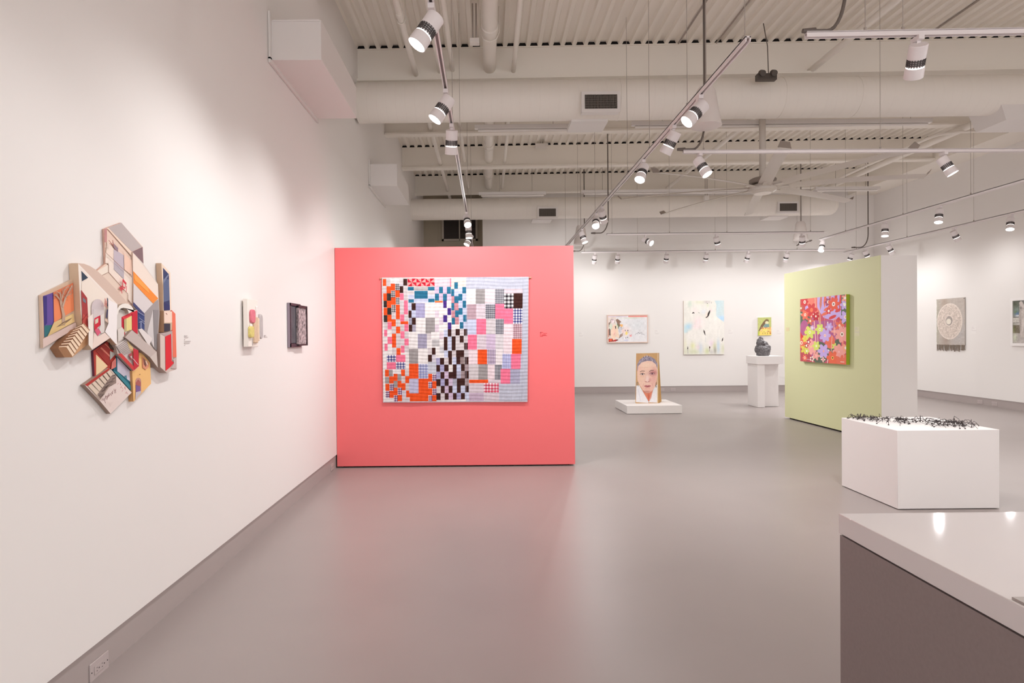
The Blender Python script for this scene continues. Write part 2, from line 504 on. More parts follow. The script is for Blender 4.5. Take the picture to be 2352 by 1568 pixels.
# little white boxes of the fire and power lines
JB = mat('white_plastic_box', (226, 220, 214), 0.4)
def jbox(px, py, y, w, h, d, label, name='junction_box'):
    p = onY(px, py, y)
    r = thing(name, label, 'junction box', p)
    MB().box((p.x - w / 2, y - d / 2, p.z - h / 2), (p.x + w / 2, y + d / 2, p.z + h / 2)).build('box_body', JB, r, bevel=.005)
    MB().tube([(p.x - .02, y, p.z + h / 2), (p.x - .02, y, zdeck(p.x) + .01)], .009, n=8).tube([(p.x + .02, y, p.z + h / 2), (p.x + .02, y, zdeck(p.x) + .01)], .009, n=8).build('conduit_stub', CABLE, r)
jbox(1090, 96, 7.0, .11, .055, .09, 'small white junction box under the deck beside the thick pipe')
jbox(1244, 335, 12.0, .25, .07, .12, 'small white box fixed by the second visible beam')
jbox(1622, 455, 13.3, .1, .1, .1, 'small pale box hanging left of the ceiling fan near the back')

# dark emergency fitting on top of the nearer duct
p = onY(1756, 183, 7.5)
r = thing('emergency_light', 'small dark twin-lamp fitting hanging just above the nearer duct', 'emergency light', p)
DK = mat('dark_fitting', (84, 76, 70), 0.5)
m = MB().box((p.x - .12, 7.42, p.z - .03), (p.x + .12, 7.5, p.z + .05)); m.build('fitting_body', DK, r, bevel=.008)
for s in (-1, 1):
    MB().cyl((p.x + s * .07, 7.38, p.z + .03), (p.x + s * .07, 7.44, p.z + .06), .035, n=20).build('lamp_head', DK, r)
MB().tube([(p.x + .03, 7.46, p.z + .05), (p.x + .03, 7.48, p.z + .4), (p.x + .01, 7.55, zdeck(p.x) + .02)], .006).build('cord', CONDUIT, r)

# ------------------------------------------------------------------ strip lights (off)
def strip(x0, x1, y, zz, label):
    r = thing('strip_light', label, 'strip light', ((x0 + x1) / 2, y, zz), 'unlit strip lights')
    MB().box((x0, y - .035, zz), (x1, y + .035, zz + .06)).build('channel', WHITE, r, bevel=.004)
    MB().cyl((x0 + .05, y, zz - .018), (x1 - .05, y, zz - .018), .018, n=12).build('tube_lamp', mat('unlit_tube', (235, 230, 226), .35), r)
    for x in (x0 + .45, x1 - .3):
        MB().tube([(x, y, zz + .06), (x, y, zdeck(x) + .01)], .004, n=6).build('hanger_rod', CABLE, r)
z1 = onY(1200, 296, 8.9).z; z2 = onY(1180, 447, 13.1).z
strip(-.16, 1.29, 8.9, z1, 'short unlit strip light below the nearer duct, left end')
strip(2.14, 6.53, 8.9, z1 + .03, 'long unlit strip light behind the nearer duct, above the fan')
strip(-.16, 1.29, 13.1, z2, 'short unlit strip light before the farther duct, left end')
strip(2.06, 6.4, 13.1, z2 + .02, 'long unlit strip light before the farther duct, behind the fan')
strip(7.1, 8.5, 13.1, z2 + .04, 'short unlit strip light by the right end of the farther duct')

# ------------------------------------------------------------------ pendant speakers
SPK = mat('white_speaker', (224, 216, 212), 0.5)
def speaker(px, py, y, label):
    p = onY(px, py, y)          # middle of the bottom rim
    r = thing('pendant_speaker', label, 'speaker', p, 'pendant speakers')
    m = MB().lathe([(.03, .40), (.075, .39), (.095, .35), (.125, .15), (.15, .012), (.152, 0), (.143, -.004)], n=36)
    m.build('speaker_body', SPK, r, local=True, angle=40)
    MB().lathe([(.02, .002), (.14, .004), (.145, -.003)], n=36).build('speaker_grille', mat('speaker_cloth', (206, 198, 192), .8), r, local=True)
    MB().tube([(0, 0, .40), (0, 0, zdeck(p.x) - p.z)], .005, n=6).build('suspension_cord', CABLE, r, local=True)
speaker(1622, 290, 6.2, 'large-looking white pendant speaker behind the middle light track')
speaker(1839, 551, 13.0, 'white pendant speaker over the gap left of the green partition')
speaker(1334, 560, 13.0, 'white pendant speaker above the right corner of the red partition')

# ------------------------------------------------------------------ ceiling fan
FANM = mat('fan_painted_metal', (206, 198, 190), 0.45)
fx, fy, fz = 4.03, 8.84, EYE + 2.12
fan = thing('ceiling_fan', 'very large eight-bladed pale ceiling fan on a long rod', 'ceiling fan', (fx, fy, fz))
MB().tube([(0, 0, .12), (0, 0, zdeck(fx) - fz)], .045, n=16).build('downrod', FANM, fan, local=True)
MB().lathe([(.0, -.085), (.10, -.085), (.135, -.08), (.16, -.06), (.185, -.05), (.195, -.02), (.195, .0), (.19, .02), (.12, .03), (.11, .05), (.05, .14), (.0, .14)], n=48).build('motor_hub', FANM, fan, local=True, angle=30)
MB().lathe([(0, -.094), (.11, -.092), (.118, -.084)], n=40).build('hub_cover', mat('fan_hub_cover', (236, 230, 226), .4), fan, local=True)
MB().lathe([(.10, .052), (.175, .055), (.185, .07), (.185, .115), (.15, .135), (.05, .142)], n=40).build('motor_cup', mat('fan_motor_cup', (150, 138, 130), .5), fan, local=True, angle=30)
def blade_mb():
    m = MB(); n = 12; top, R0, R1 = [], .17, 2.02
    for i in range(n + 1):
        t = i / n; r_ = R0 + (R1 - R0) * t
        w = .088 - .018 * t
        droop = .035 * math.sin(t * math.pi * .5) - .05 * t * t
        pitch = .27 - .05 * t
        row = []
        for s, th in ((-1, 0), (-.4, .011), (.4, .013), (1, .002), (.4, -.003), (-.4, -.004)):
            row.append(V((r_, s * w * math.cos(pitch), droop - s * w * math.sin(pitch) + th)))
        top.append(row)
    vs_ = [p for row in top for p in row]
    fs = []
    for i in range(n):
        for k in range(6):
            j = (k + 1) % 6
            fs.append((i * 6 + k, (i + 1) * 6 + k, (i + 1) * 6 + j, i * 6 + j))
    fs.append(tuple(range(5, -1, -1))); fs.append(tuple(n * 6 + k for k in range(6)))
    m.add(vs_, fs)
    m.box((.12, -.03, -.012), (.34, .03, .004))
    return m
bl0 = None
for k in range(8):
    if bl0 is None:
        bl = blade_mb().build('fan_blade', FANM, fan, local=True, angle=40); bl0 = bl
        tip = MB()
        tip.prism([(2.012, -.072, .005), (2.012, .072, -.03), (2.07, .05, .03), (2.07, -.05, .06)], (.008, 0, .002)).build('blade_winglet', mat('fan_winglet', (150, 138, 128), .5), bl, local=True)
        w0 = bl.children[0]
    else:
        bl = bl0.copy(); COL.objects.link(bl); w = w0.copy(); COL.objects.link(w); w.parent = bl; bl.parent = fan
    bl.rotation_euler = (0, 0, math.radians(-63 + 45 * k))

# ------------------------------------------------------------------ lighting tracks and spotlights
TZ = EYE + 1.9
def track(p0, p1, label, wires, feed=None, name='lighting_track'):
    p0, p1 = V(p0), V(p1); d = (p1 - p0).normalized(); s = V((-d.y, d.x, 0)); mid = (p0 + p1) / 2
    r = thing(name, label, 'light track', mid, 'suspended lighting tracks')
    m = MB(); up = V((0, 0, 1))
    def bar(a, b, z0, z1, mi=0):
        lo = [p0 + s * a + up * z0, p1 + s * a + up * z0, p1 + s * b + up * z0, p0 + s * b + up * z0]
        if (lo[1] - lo[0]).cross(lo[3] - lo[0]).z < 0: lo = [lo[0], lo[3], lo[2], lo[1]]
        m.hexa(lo, [q + up * (z1 - z0) for q in lo], mi)
    bar(-.0175, -.009, 0, .034); bar(.009, .0175, 0, .034); bar(-.0175, .0175, .026, .036); bar(-.009, .009, .018, .026, 1)
    m.build('track_rail', [TRACKM, mat('track_slot', (150, 140, 138), .5)], r)
    L = (p1 - p0).length
    for w in wires:
        q = p0 + d * w
        MB().tube([q + up * .03, V((q.x, q.y, zdeck(q.x) + .01))], .0026, n=6).cyl(q + up * .034, q + up * .06, .009, n=10).build('suspension_wire', CABLE, r)
    if feed:
        pts = feed; c = MB().tube(pts, .011, n=10)
        c.cyl(pts[-1], V(pts[-1]) + (V(pts[-1]) - V(pts[-2])).normalized() * .08, .02, .014, n=12)
        c.build('power_cable', CONDUIT, r)
    return r
def bezfeed(x, y, ztop, zlow, x_end, z_end, y_end=None):
    y_end = y if y_end is None else y_end
    pts = [(x, y, ztop), (x, y, zlow + .35)]
    for i in range(1, 9):
        t = i / 8 * math.pi / 2
        R = abs(x - x_end) * .62
        sg = 1 if x_end > x else -1
        pts.append((x + sg * R * (1 - math.cos(t)), y, zlow + .35 - (zlow + .35 - z_end) * math.sin(t)))
    pts.append((x_end, y_end, z_end))
    return pts
XA = -.305
track((XA, -1.0, TZ), (XA, 13.6, TZ), 'left-hand lighting track running front to back parallel to the left wall', [1.6, 4.2, 6.6, 8.2, 11.0, 13.2])
XT = 1.715
track((XT, onZ(1715, 95, TZ).y, TZ), (XT, 13.4, TZ), 'middle lighting track running front to back, ending high near the centre', [.05, 1.2, 2.4, 3.4, 5.6, 7.4, 9.2])
YC = 3.92
track((2.07, YC, TZ), (8.4, YC - .1, TZ), 'nearest cross lighting track at upper right, with dark feed cable', [.38, .62, 1.6, 2.6, 4.5], bezfeed(2.33, YC, zdeck(2.3) + .01, TZ, 2.13, TZ + .045))
YD = 6.40
track((2.08, YD, TZ), (9.2, YD + .1, TZ), 'middle cross lighting track passing in front of the fan', [.22, 2.1, 4.2, 6.4], bezfeed(2.31, YD, zdeck(2.3) + .01, TZ, 2.1, TZ + .045))
YE = 11.6
track((2.3, YE, TZ), (6.45, YE, TZ), 'cross lighting track hung in front of the farther duct', [.1, 1.2, 2.3, 3.9], bezfeed(2.33, YE, zdeck(2.3) + .01, TZ, 2.08, TZ + .045))
YW = 14.06
track((2.2, YW, TZ), (8.3, YW, TZ), 'rearmost lighting track along the back wall', [.06, 1.3, 3.1, 5.0], bezfeed(2.27, YW, zdeck(2.3) + .01, TZ, 2.05, TZ + .045))
XG = 6.87
track((XG, 7.6, TZ), (XG, 12.5, TZ), 'front-to-back lighting track in front of the green partition', [1.0, 2.4, 4.0], bezfeed(6.95, 13.4, zdeck(6.9) + .01, TZ, 6.8, TZ + .03, 12.75))
XH = 8.6
track((XH, 8.2, TZ), (XH, 14.6, TZ), 'front-to-back lighting track nearest the right wall', [.9, 2.5, 4.2, 5.9], bezfeed(8.75, 13.9, zdeck(8.7) + .01, TZ, 8.45, TZ + .045))

HEAD = {}
def head_meshes():
    L = lambda prof, n=32: MB().lathe(prof, n=n)
    b = MB().lathe([(0, .05), (.050, .05), (.0535, .045), (.0535, -.035)], n=32)
    HEAD['rear_housing'] = (b, TRACKM)
    v = MB().lathe([(.047, -.033), (.047, -.082)], n=32)
    for i in range(20):
        t = 2 * math.pi * i / 20; c, s = math.cos(t), math.sin(t)
        e = V((-s, c, 0)); o = V((c, s, 0))
        q = [o * .046 - e * .0022, o * .0535 - e * .0022, o * .0535 + e * .0022, o * .046 + e * .0022]
        v.hexa([p + V((0, 0, -.084)) for p in q], [p + V((0, 0, -.033)) for p in q], 1)
    for z in (-.045, -.057, -.069):
        v.lathe([(.046, z - .0022), (.0535, z - .0022), (.0535, z + .0022), (.046, z + .0022)], n=32, mi=1)
    HEAD['vent_grille'] = (v, [TRACKM, GRILLE_DARK])
    HEAD['light_ring'] = (MB().lathe([(.0515, -.0925), (.0515, -.083)], n=32), RINGM)
    HEAD['front_bezel'] = (MB().lathe([(.0535, -.0915), (.0555, -.10), (.0565, -.158), (.053, -.158), (.050, -.145), (.049, -.10)], n=32), TRACKM)
    HEAD['lens'] = (MB().lathe([(0, -.151), (.0515, -.151), (.0515, -.147), (0, -.147)], n=32), LENS)
head_meshes()
HPARTS = {}
def spot(pos, aim, label, power=1.0, size=150, blend=1.0, seen=True):
    r = thing('track_spotlight', label, 'spotlight', pos, 'track spotlights')
    d = (V(aim) - V(pos) - V((0, 0, -.13))).normalized()
    q = d.to_track_quat('-Z', 'Y')
    piv = V((0, 0, -.10)) + V((d.x, d.y, 0)) * -.0
    if not HPARTS:
        for n, (mb, mt) in HEAD.items():
            HPARTS[n] = mb.build(n, mt, None, angle=30)
        a = MB().box((-.018, -.04, -.03), (.018, .04, -.0008)).cyl((0, 0, -.03), (0, 0, -.105), .0085, n=14)
        a.cyl((-.012, 0, -.036), (.012, 0, -.036), .015, n=14)
        HPARTS['track_adapter'] = a.build('track_adapter', TRACKM, None, angle=30)
        first = True
    else:
        first = False
    for n, src in HPARTS.items():
        o = src if first else src.copy()
        if not first: COL.objects.link(o)
        o.parent = r
        if n == 'track_adapter':
            o.location = (0, 0, 0)
            if 'alongX' in label: pass
        else:
            o.location = piv; o.rotation_mode = 'QUATERNION'; o.rotation_quaternion = q
    ld = bpy.data.lights.new('lamp_beam', 'SPOT')
    ld.energy = LAMP_W * power; ld.color = LAMP_COLOUR
    ld.spot_size = math.radians(size); ld.spot_blend = blend; ld.shadow_soft_size = .045
    lo = bpy.data.objects.new('lamp_beam', ld); COL.objects.link(lo)
    lo.parent = r; lo.location = piv + d * .205; lo.rotation_mode = 'QUATERNION'; lo.rotation_quaternion = q
    return r
def onA(y): return (XA, y, TZ)
def onB(y): return (XT, y, TZ)
XWL = XL
S = spot
S(onA(3.50), (XWL, 3.2, 1.1), 'nearest lit spotlight at top left, aimed down at the house-shaped wall relief', power=.62, size=108)
S(onA(4.70), (XWL, 4.4, 1.15), 'second spotlight of the left-hand track, lit, aimed at the left wall', power=.55, size=105)
S(onA(5.46), (-.5, 6.7, .6), 'third spotlight of the left-hand track, seen from behind, aimed at the quilt', power=1.15)
S(onA(9.30), (.15, 7.2, .8), 'bright spotlight of the left-hand track whose lens faces the camera', power=.4)
S(onA(10.2), (-.15, 9.9, 0), 'spotlight right under the bright one, pointing almost straight down')
S(onA(11.1), (-1.6, 10.2, .4), 'spotlight of the left-hand track just above the red partition edge')
S(onB(4.86), (-.9, 4.5, .6), 'lit spotlight on the middle track in front of the large pendant speaker', power=.4, size=90)
S(onB(5.55), (.5, 6.7, .6), 'spotlight on the middle track aimed away at the red partition, left of the speaker', power=1.25)
S(onB(6.62), (.35, 5.0, 0), 'bright spotlight on the middle track facing down-left toward the camera', power=.25, size=90)
S(onB(9.0), (3.0, 11.3, .5), 'spotlight low on the middle track turned right, seen side on')
S(onB(9.5), (1.2, 7.3, .6), 'bright round-faced spotlight low on the middle track facing the camera', power=.3)
S(onB(10.9), (2.7, 10.2, .2), 'spotlight far down the middle track tilted down to the right')
S(onB(12.7), (1.9, 15.1, 1.5), 'farthest spotlight of the middle track, half hidden by the red corner')
S((2.79, YC, TZ), (3.6, 5.9, .6), 'large spotlight seen from behind on the nearest cross track')
S((2.255, YD, TZ), (3.5, 5.35, .5), 'bright spotlight at the left end of the middle cross track', power=1.3, size=95)
S((4.86, YD + .04, TZ), (6.1, 5.7, .6), 'bright spotlight right of the fan on the middle cross track', power=.7, size=84)
S((3.04, YE, TZ), (5.05, 9.25, 1.5), 'lit spotlight above the blue-and-white canvas facing down to the right', power=2.4, size=78)
S((4.40, YE, TZ), (5.4, 12.8, 1.0), 'spotlight above the blue-and-white canvas seen from behind, turned right', power=1.0, size=160)
S((6.04, YE, TZ), (7.0, 13.3, .6), 'spotlight under the farther pendant speaker, seen from behind', power=1.7, size=165)
for px, lab, ax in ((1366, 'leftmost of the spotlights aimed at the back wall', 2.35), (1419, 'second spotlight from the left aimed at the back wall', 3.1), (1531, 'third spotlight from the left aimed at the back wall', 4.2),
                    (1622, 'fourth spotlight from the left aimed at the back wall', 5.2), (1718, 'fifth spotlight from the left aimed at the back wall', 5.9), (1807, 'sixth spotlight aimed at the back wall, by the green partition', 6.9)):
    S((onY(px, 578, YW).x, YW, TZ), (ax, YB, 1.5), lab, power=.08, size=160)
S((XG, 12.4, TZ), (5.7, 11.3, .8), 'lit spotlight just above the left top of the green partition')
S((XG, 10.45, TZ), (6.45, 9.9, .2), 'lit spotlight pointing down over the green partition end')
S((XG, 9.2, TZ), (6.2, 8.6, .2), 'lit spotlight pointing down, first right of the green partition end')
S((XH, 11.15, TZ), (XR, 11.2, 1.5), 'spotlight aimed at the right wall above the fringed weaving', power=.22)
S((XH, 12.95, TZ), (XR, 13.0, 1.5), 'spotlight over the right corner of the green partition, aimed right', power=.22)
S((XH, 13.75, TZ), (XR, 14.0, 1.5), 'spotlight peeking over the green partition beside two others', power=.22)
S((XH, 14.3, TZ), (8.2, YB, 1.4), 'rearmost spotlight peeking over the green partition, aimed at the back wall')
S((XH, 9.95, TZ), (7.6, 9.0, 0), 'lit spotlight at the far right frame edge', power=.5)
# unseen lamps added as fill light, on these tracks and one extra track
S(onA(2.3), (XWL, 1.8, .4), 'added fill spotlight before the picture edge on the left-hand track', power=.3, size=95)
S(onA(.9), (XWL, .5, .3), 'added fill spotlight behind the camera on the left-hand track', power=.3, size=95)
S((5.6, YC - .05, TZ), (5.4, 2.2, .4), 'added fill spotlight outside the picture on the nearest cross track', power=.6)
S((4.0, YC - .03, TZ), (2.4, 1.9, .8), 'added fill spotlight beyond the picture edge, aimed at the counter', power=1.0)
S((8.2, YD + .08, TZ), (XR, 6.0, 1.4), 'added fill spotlight outside the picture aimed at the right wall', power=.3)
S((XH, 8.4, TZ), (XR, 8.6, 1.5), 'added fill spotlight outside the picture aimed at the framed photograph', power=.14)
track((2.2, 1.4, TZ), (9.0, 1.4, TZ), 'added unseen track for fill spotlights, over the front of the room', [.4, 2.4, 4.4])  # extra track made up to carry the fill lamps below
for x, ax, ay, w in ((2.6, 2.4, 2.0, 'leftmost'), (4.2, 4.2, .2, 'second'), (5.8, 5.8, .6, 'third'), (7.6, 7.4, .2, 'rightmost')):
    S((x, 1.4, TZ), (ax, ay, 0), w + ' downward fill spotlight of the added track over the front of the room', power=.7)
for x, ay, w in ((6.9, 4.6, 'first'), (7.7, 4.4, 'second')):
    S((x, YD + .06, TZ), (x - .1, ay, 0), w + ' downward fill spotlight added on the middle cross track beyond the picture edge', power=1.6)

# ------------------------------------------------------------------ partitions
RED = mat('coral_red_paint', (240, 116, 118), 0.6, spec=.25)
GREEN = mat('pale_green_paint', (216, 216, 172), 0.6, spec=.25)
YR = 6.70
zt = EYE + .988
r = thing('red_partition', 'coral red freestanding partition wall with a patchwork quilt', 'partition wall', ((XL + .96) / 2, YR + .25, 0))
m = MB().box((XL + .004, YR, .018), (.958, YR + .012, zt)); m.build('red_panel', RED, r)
MB().box((XL + .006, YR + .0125, .016), (.955, YR + .5, zt - .002)).build('partition_body', WALL, r)
MB().box((XL + .06, YR + .05, 0), (.90, YR + .45, .016)).build('partition_foot', DARK, r)
g0, g1 = V((5.06, 10.31, 0)), V((5.146, 7.93, 0))
dg = (g1 - g0).normalized(); ng = V((-dg.y, dg.x, 0))
if ng.x < 0: ng = -ng
zg = EYE + 1.005
r = thing('green_partition', 'pale green freestanding partition wall with white end, carrying a floral painting', 'partition wall', (g0 + g1) / 2 + ng * .25)
def quad_box(p, q, n, w0, w1, z0, z1):
    lo = [p + n * w0, q + n * w0, q + n * w1, p + n * w1]
    lo = [V((a.x, a.y, z0)) for a in lo]
    if (lo[1] - lo[0]).cross(lo[3] - lo[0]).z < 0: lo = [lo[0], lo[3], lo[2], lo[1]]
    return lo, [V((a.x, a.y, z1)) for a in lo]
m = MB().hexa(*quad_box(g0, g1, ng, 0, .012, .025, zg)); m.build('green_panel', GREEN, r)
m = MB().hexa(*quad_box(g0, g1, ng, .0125, .055, .023, zg - .001)); m.hexa(*quad_box(g0 + dg * .004, g1 - dg * .004, ng, .058, .5, .023, zg - .001)); m.build('partition_body', WALL, r)
MB().hexa(*quad_box(g0 + dg * .06, g1 - dg * .06, ng, .05, .45, 0, .023)).build('partition_foot', DARK, r)

# ------------------------------------------------------------------ quilt
O, W_, L_, LG, K, BK, P_, G_ = (252, 92, 42), (248, 243, 242), (224, 217, 228), (224, 215, 218), (68, 40, 36), (62, 56, 54), (255, 128, 160), (168, 162, 162)
T_, LV, PL, MV, PP, DP, RO, LGP = (48, 118, 152), (180, 176, 214), (212, 218, 244), (220, 198, 224), (250, 230, 236), (80, 52, 140), (214, 148, 158), (228, 213, 222)
GI, GB, GR, GG, GP, GX, RG = 'GI', 'GB', 'GR', 'GG', 'GP', 'GX', 'RG'
BG = (204, 206, 222)
Q = [(92,97,132,175,O),(92,178,134,258,LG),(95,260,137,342,O),(97,342,138,418,BK),(98,420,140,503,O),(98,503,140,582,BK),(100,585,142,665,LG),(102,668,138,742,P_),(102,745,140,825,W_),(104,825,140,905,P_),
(132,97,178,175,LG),(134,180,183,260,O),(137,260,185,340,BK),(138,340,187,420,O),(140,422,187,500,BK),(140,500,188,580,O),(142,583,188,665,P_),(138,668,190,745,W_),(140,748,190,828,P_),(140,828,190,905,W_),
(178,97,278,147,W_),(180,148,232,228,O),(183,228,232,305,GI),(185,305,238,387,O),(187,387,238,470,GI),(187,470,240,552,LG),(187,552,235,630,O),(188,632,237,712,LG),(190,712,237,870,O),(190,872,240,950,LG),
(230,147,280,225,GI),(232,227,280,305,O),(236,305,282,383,GI),(238,385,282,550,O),(237,552,285,632,LG),(238,632,285,710,O),(238,712,287,872,LG),(240,875,287,952,O),
(278,97,322,150,LG),(278,150,322,178,L_),(280,178,322,257,K),(280,260,325,335,P_),(282,337,328,497,LG),(285,497,330,575,P_),(288,575,375,607,O),(285,610,332,688,LG),(287,688,332,770,P_),(287,770,330,848,LG),(290,848,332,928,P_),
(322,97,367,172,K),(322,175,370,258,LG),(325,260,372,337,LG),(328,337,373,497,P_),(330,497,375,573,LG),(332,608,377,688,P_),(332,688,377,770,LG),(330,770,377,845,P_),(332,845,380,925,LG),
(368,92,672,183,(212,36,58)),
(373,187,440,230,T_),(440,187,600,230,(196,190,190)),(600,187,672,228,T_),(375,232,442,275,LG),(375,275,442,322,PL),(445,232,597,320,T_),(600,232,672,275,LG),(600,275,672,322,PL),(377,325,440,365,T_),(440,322,602,365,PL),(602,322,674,362,T_),
(672,92,847,187,LGP),(847,92,858,187,P_),(858,92,1028,215,(240,228,220)),(893,137,935,212,T_),
(674,187,722,265,MV),(722,187,767,263,T_),(767,187,812,267,MV),(812,187,857,267,T_),(676,265,722,343,T_),(722,265,767,343,MV),(767,267,812,345,T_),(812,267,860,345,MV),
(676,343,765,351,(250,215,130)),(676,351,765,382,O),(767,345,810,427,DP),(810,345,860,427,W_),(767,427,817,508,W_),(817,427,860,508,DP),(770,508,815,585,DP),(815,508,862,587,W_),(772,587,820,670,W_),(820,590,862,665,DP),
(858,215,893,293,T_),(893,213,940,293,PL),(940,190,985,267,PL),(985,190,1028,265,T_),(862,293,893,372,RO),(893,293,942,370,T_),(940,267,985,343,T_),(985,267,1028,345,PL),(862,372,895,453,T_),(895,370,945,453,RO),(942,343,988,427,PL),(988,345,1030,427,T_),(862,455,902,535,RO),(902,453,945,530,T_),(943,427,990,505,T_),(990,427,1034,505,PL),(865,535,903,612,T_),(903,530,948,612,RO),(946,505,995,587,PL),(995,505,1037,582,T_),(862,612,955,664,W_),(955,587,998,662,T_),(998,582,1040,662,PL),
(563,365,770,540,W_),(377,370,415,450,PL),(415,370,460,450,K),(377,453,415,535,K),(415,450,460,535,PL),(380,535,417,612,(172,172,192)),(417,532,460,612,K),(380,612,420,692,K),(420,612,462,692,(176,170,188)),(460,370,563,537,LV),(676,455,720,532,(234,217,230)),(462,537,570,714,W_),(570,537,677,712,G_),(677,532,722,612,W_),(722,532,770,612,(234,217,230)),(677,612,722,695,(234,217,230)),(722,612,775,698,W_),(380,692,480,885,W_),(480,715,585,882,(172,167,192)),(585,712,632,790,LG),(632,695,728,790,W_),(726,697,774,777,(234,217,230)),(587,790,640,873,W_),(640,782,727,862,(202,198,200)),(727,777,778,860,W_),(380,885,485,1052,G_),(485,882,597,1057,W_),(597,873,640,953,LG),(640,873,682,953,K),(682,860,730,987,W_),(730,858,778,935,(216,215,220)),(597,953,640,1033,K),(640,953,690,1033,L_),(682,935,780,988,W_),
(775,670,820,752,PL),(820,667,862,750,K),(862,662,910,747,LG),(910,662,955,737,K),(955,660,1002,740,LG),(1002,662,1043,740,K),(775,752,818,905,K),(820,750,865,905,PL),(865,747,910,904,K),(910,737,957,904,LG),(957,740,1000,817,K),(1000,740,1045,820,LG),(957,817,1005,904,LG),(1005,820,1047,897,K),
(778,905,823,987,PL),(823,907,868,1063,K),(868,905,915,982,LG),(915,902,1005,1062,K),(963,980,1010,1058,(160,140,140)),(1005,897,1052,980,LG),(1012,980,1057,1060,K),(780,985,828,1064,LG),(875,980,918,1062,PL),(688,988,732,1067,LV),(732,988,778,1064,K),
(690,1068,732,1145,K),(732,1065,782,1145,LV),(780,1065,828,1143,K),(828,1063,877,1146,W_),(877,1062,920,1227,K),(920,1060,970,1140,PL),(970,1060,1014,1138,K),(1012,1060,1058,1138,(176,156,160)),
(692,1145,738,1225,LV),(738,1147,785,1224,K),(783,1142,828,1224,MV),(828,1147,877,1224,K),(920,1140,970,1223,(190,190,212)),(970,1140,1016,1220,(166,146,148)),(1015,1138,1060,1221,K),
(692,1227,737,1305,K),(737,1225,785,1303,LV),(785,1225,830,1303,K),(830,1222,880,1305,MV),(877,1225,925,1302,(180,180,196)),(925,1222,1017,1302,K),(1015,1222,1060,1303,(166,146,148)),
(692,1307,740,1387,LG),(740,1303,785,1385,K),(785,1303,832,1385,MV),(830,1303,876,1385,K),(875,1300,925,1387,PL),(925,1300,970,1385,K),(968,1303,1018,1385,PL),(1018,1303,1060,1377,K),
(692,1387,738,1463,K),(738,1385,785,1460,LG),(785,1385,832,1460,K),(830,1383,878,1460,MV),(878,1387,922,1460,K),(922,1383,970,1460,LV),(970,1385,1015,1458,K),(1015,1377,1060,1458,PL),
(105,955,127,1115,W_),(127,953,235,1033,GB),(235,953,340,1035,P_),(127,1035,232,1115,P_),(232,1033,340,1115,GB),(340,925,380,1115,W_),
(108,1118,150,1198,O),(150,1118,195,1195,G_),(195,1115,290,1167,W_),(290,1118,335,1190,O),(335,1115,382,1190,LG),(108,1200,155,1275,G_),(155,1193,203,1275,O),(203,1165,248,1245,O),(248,1167,293,1245,G_),(293,1190,338,1272,LG),(338,1190,383,1270,O),
(110,1277,158,1357,O),(158,1277,203,1357,GX),(203,1245,248,1322,G_),(248,1245,293,1322,O),(293,1272,340,1350,O),(340,1270,385,1357,LG),(110,1357,157,1435,GX),(157,1357,205,1435,O),(205,1322,250,1407,O),(250,1322,297,1405,GX),(297,1350,345,1430,L_),(345,1355,387,1430,O),(110,1435,205,1478,W_),(205,1407,250,1477,GX),(250,1405,300,1476,O),(300,1430,387,1478,LG),
(382,1052,488,1225,O),(488,1057,597,1222,GP),(595,1033,692,1168,(212,214,226)),(382,1222,490,1387,(202,200,230)),(488,1220,602,1387,O),(387,1385,692,1477,O),(600,1168,645,1262,O),(645,1170,692,1250,GX),(598,1255,645,1330,GX),(645,1250,692,1333,O),(600,1330,645,1410,O),(645,1333,692,1408,GX),(645,1408,692,1477,O),(598,1410,645,1475,GX),
(1455,213,1665,270,LGP),(1030,213,1137,387,W_),(1135,213,1240,384,G_),(1240,213,1352,384,PP),(1352,215,1455,384,GG),(1455,268,1560,437,GI),(1560,265,1667,437,K),
(1038,385,1142,557,(196,166,176)),(1142,385,1247,554,LGP),(1245,385,1357,554,GG),(1357,382,1457,554,P_),(1455,437,1559,607,P_),(1557,437,1665,609,GB),
(1043,557,1147,727,PL),(1145,552,1255,725,P_),(1253,552,1362,724,LG),(1360,552,1452,724,GG),(1452,607,1559,780,PP),(1557,607,1660,780,GR),
(1048,727,1152,897,P_),(1150,725,1260,895,LGP),(1258,722,1362,895,MV),(1360,722,1450,895,(226,219,223)),(1450,778,1554,949,PP),(1550,778,1657,949,O),
(1055,895,1162,1064,PP),(1160,895,1269,1062,O),(1267,893,1364,1062,'GQ'),(1362,893,1445,1067,(248,238,240)),(1440,947,1542,1117,'GV'),(1540,947,1650,1117,P_),
(1062,1062,1169,1235,LG),(1167,1062,1277,1235,G_),(1275,1064,1360,1239,PP),(1355,1067,1430,1237,GG),(1422,1115,1532,1282,P_),(1530,1117,1642,1282,(182,180,206)),
(1062,1235,1280,1275,O),(1280,1237,1420,1277,LGP),(1065,1275,1230,1387,LGP),(1230,1275,1402,1385,RG),(1065,1385,1230,1477,(206,184,206)),(1230,1383,1407,1477,LGP)]
CHK = {GI: ((248,244,244),(40,36,44),5), GB: ((248,244,248),(58,62,130),7), GX: ((250,240,240),(92,48,110),4), GR: ((228,205,212),(176,128,140),9), GG: ((205,202,208),(92,92,104),10), GP: ((214,218,240),(140,146,196),7), RG: ((250,236,240),(222,70,100),10), 'GQ': ((226,212,228),(160,140,170),10), 'GV': ((206,208,240),(176,178,226),8)}
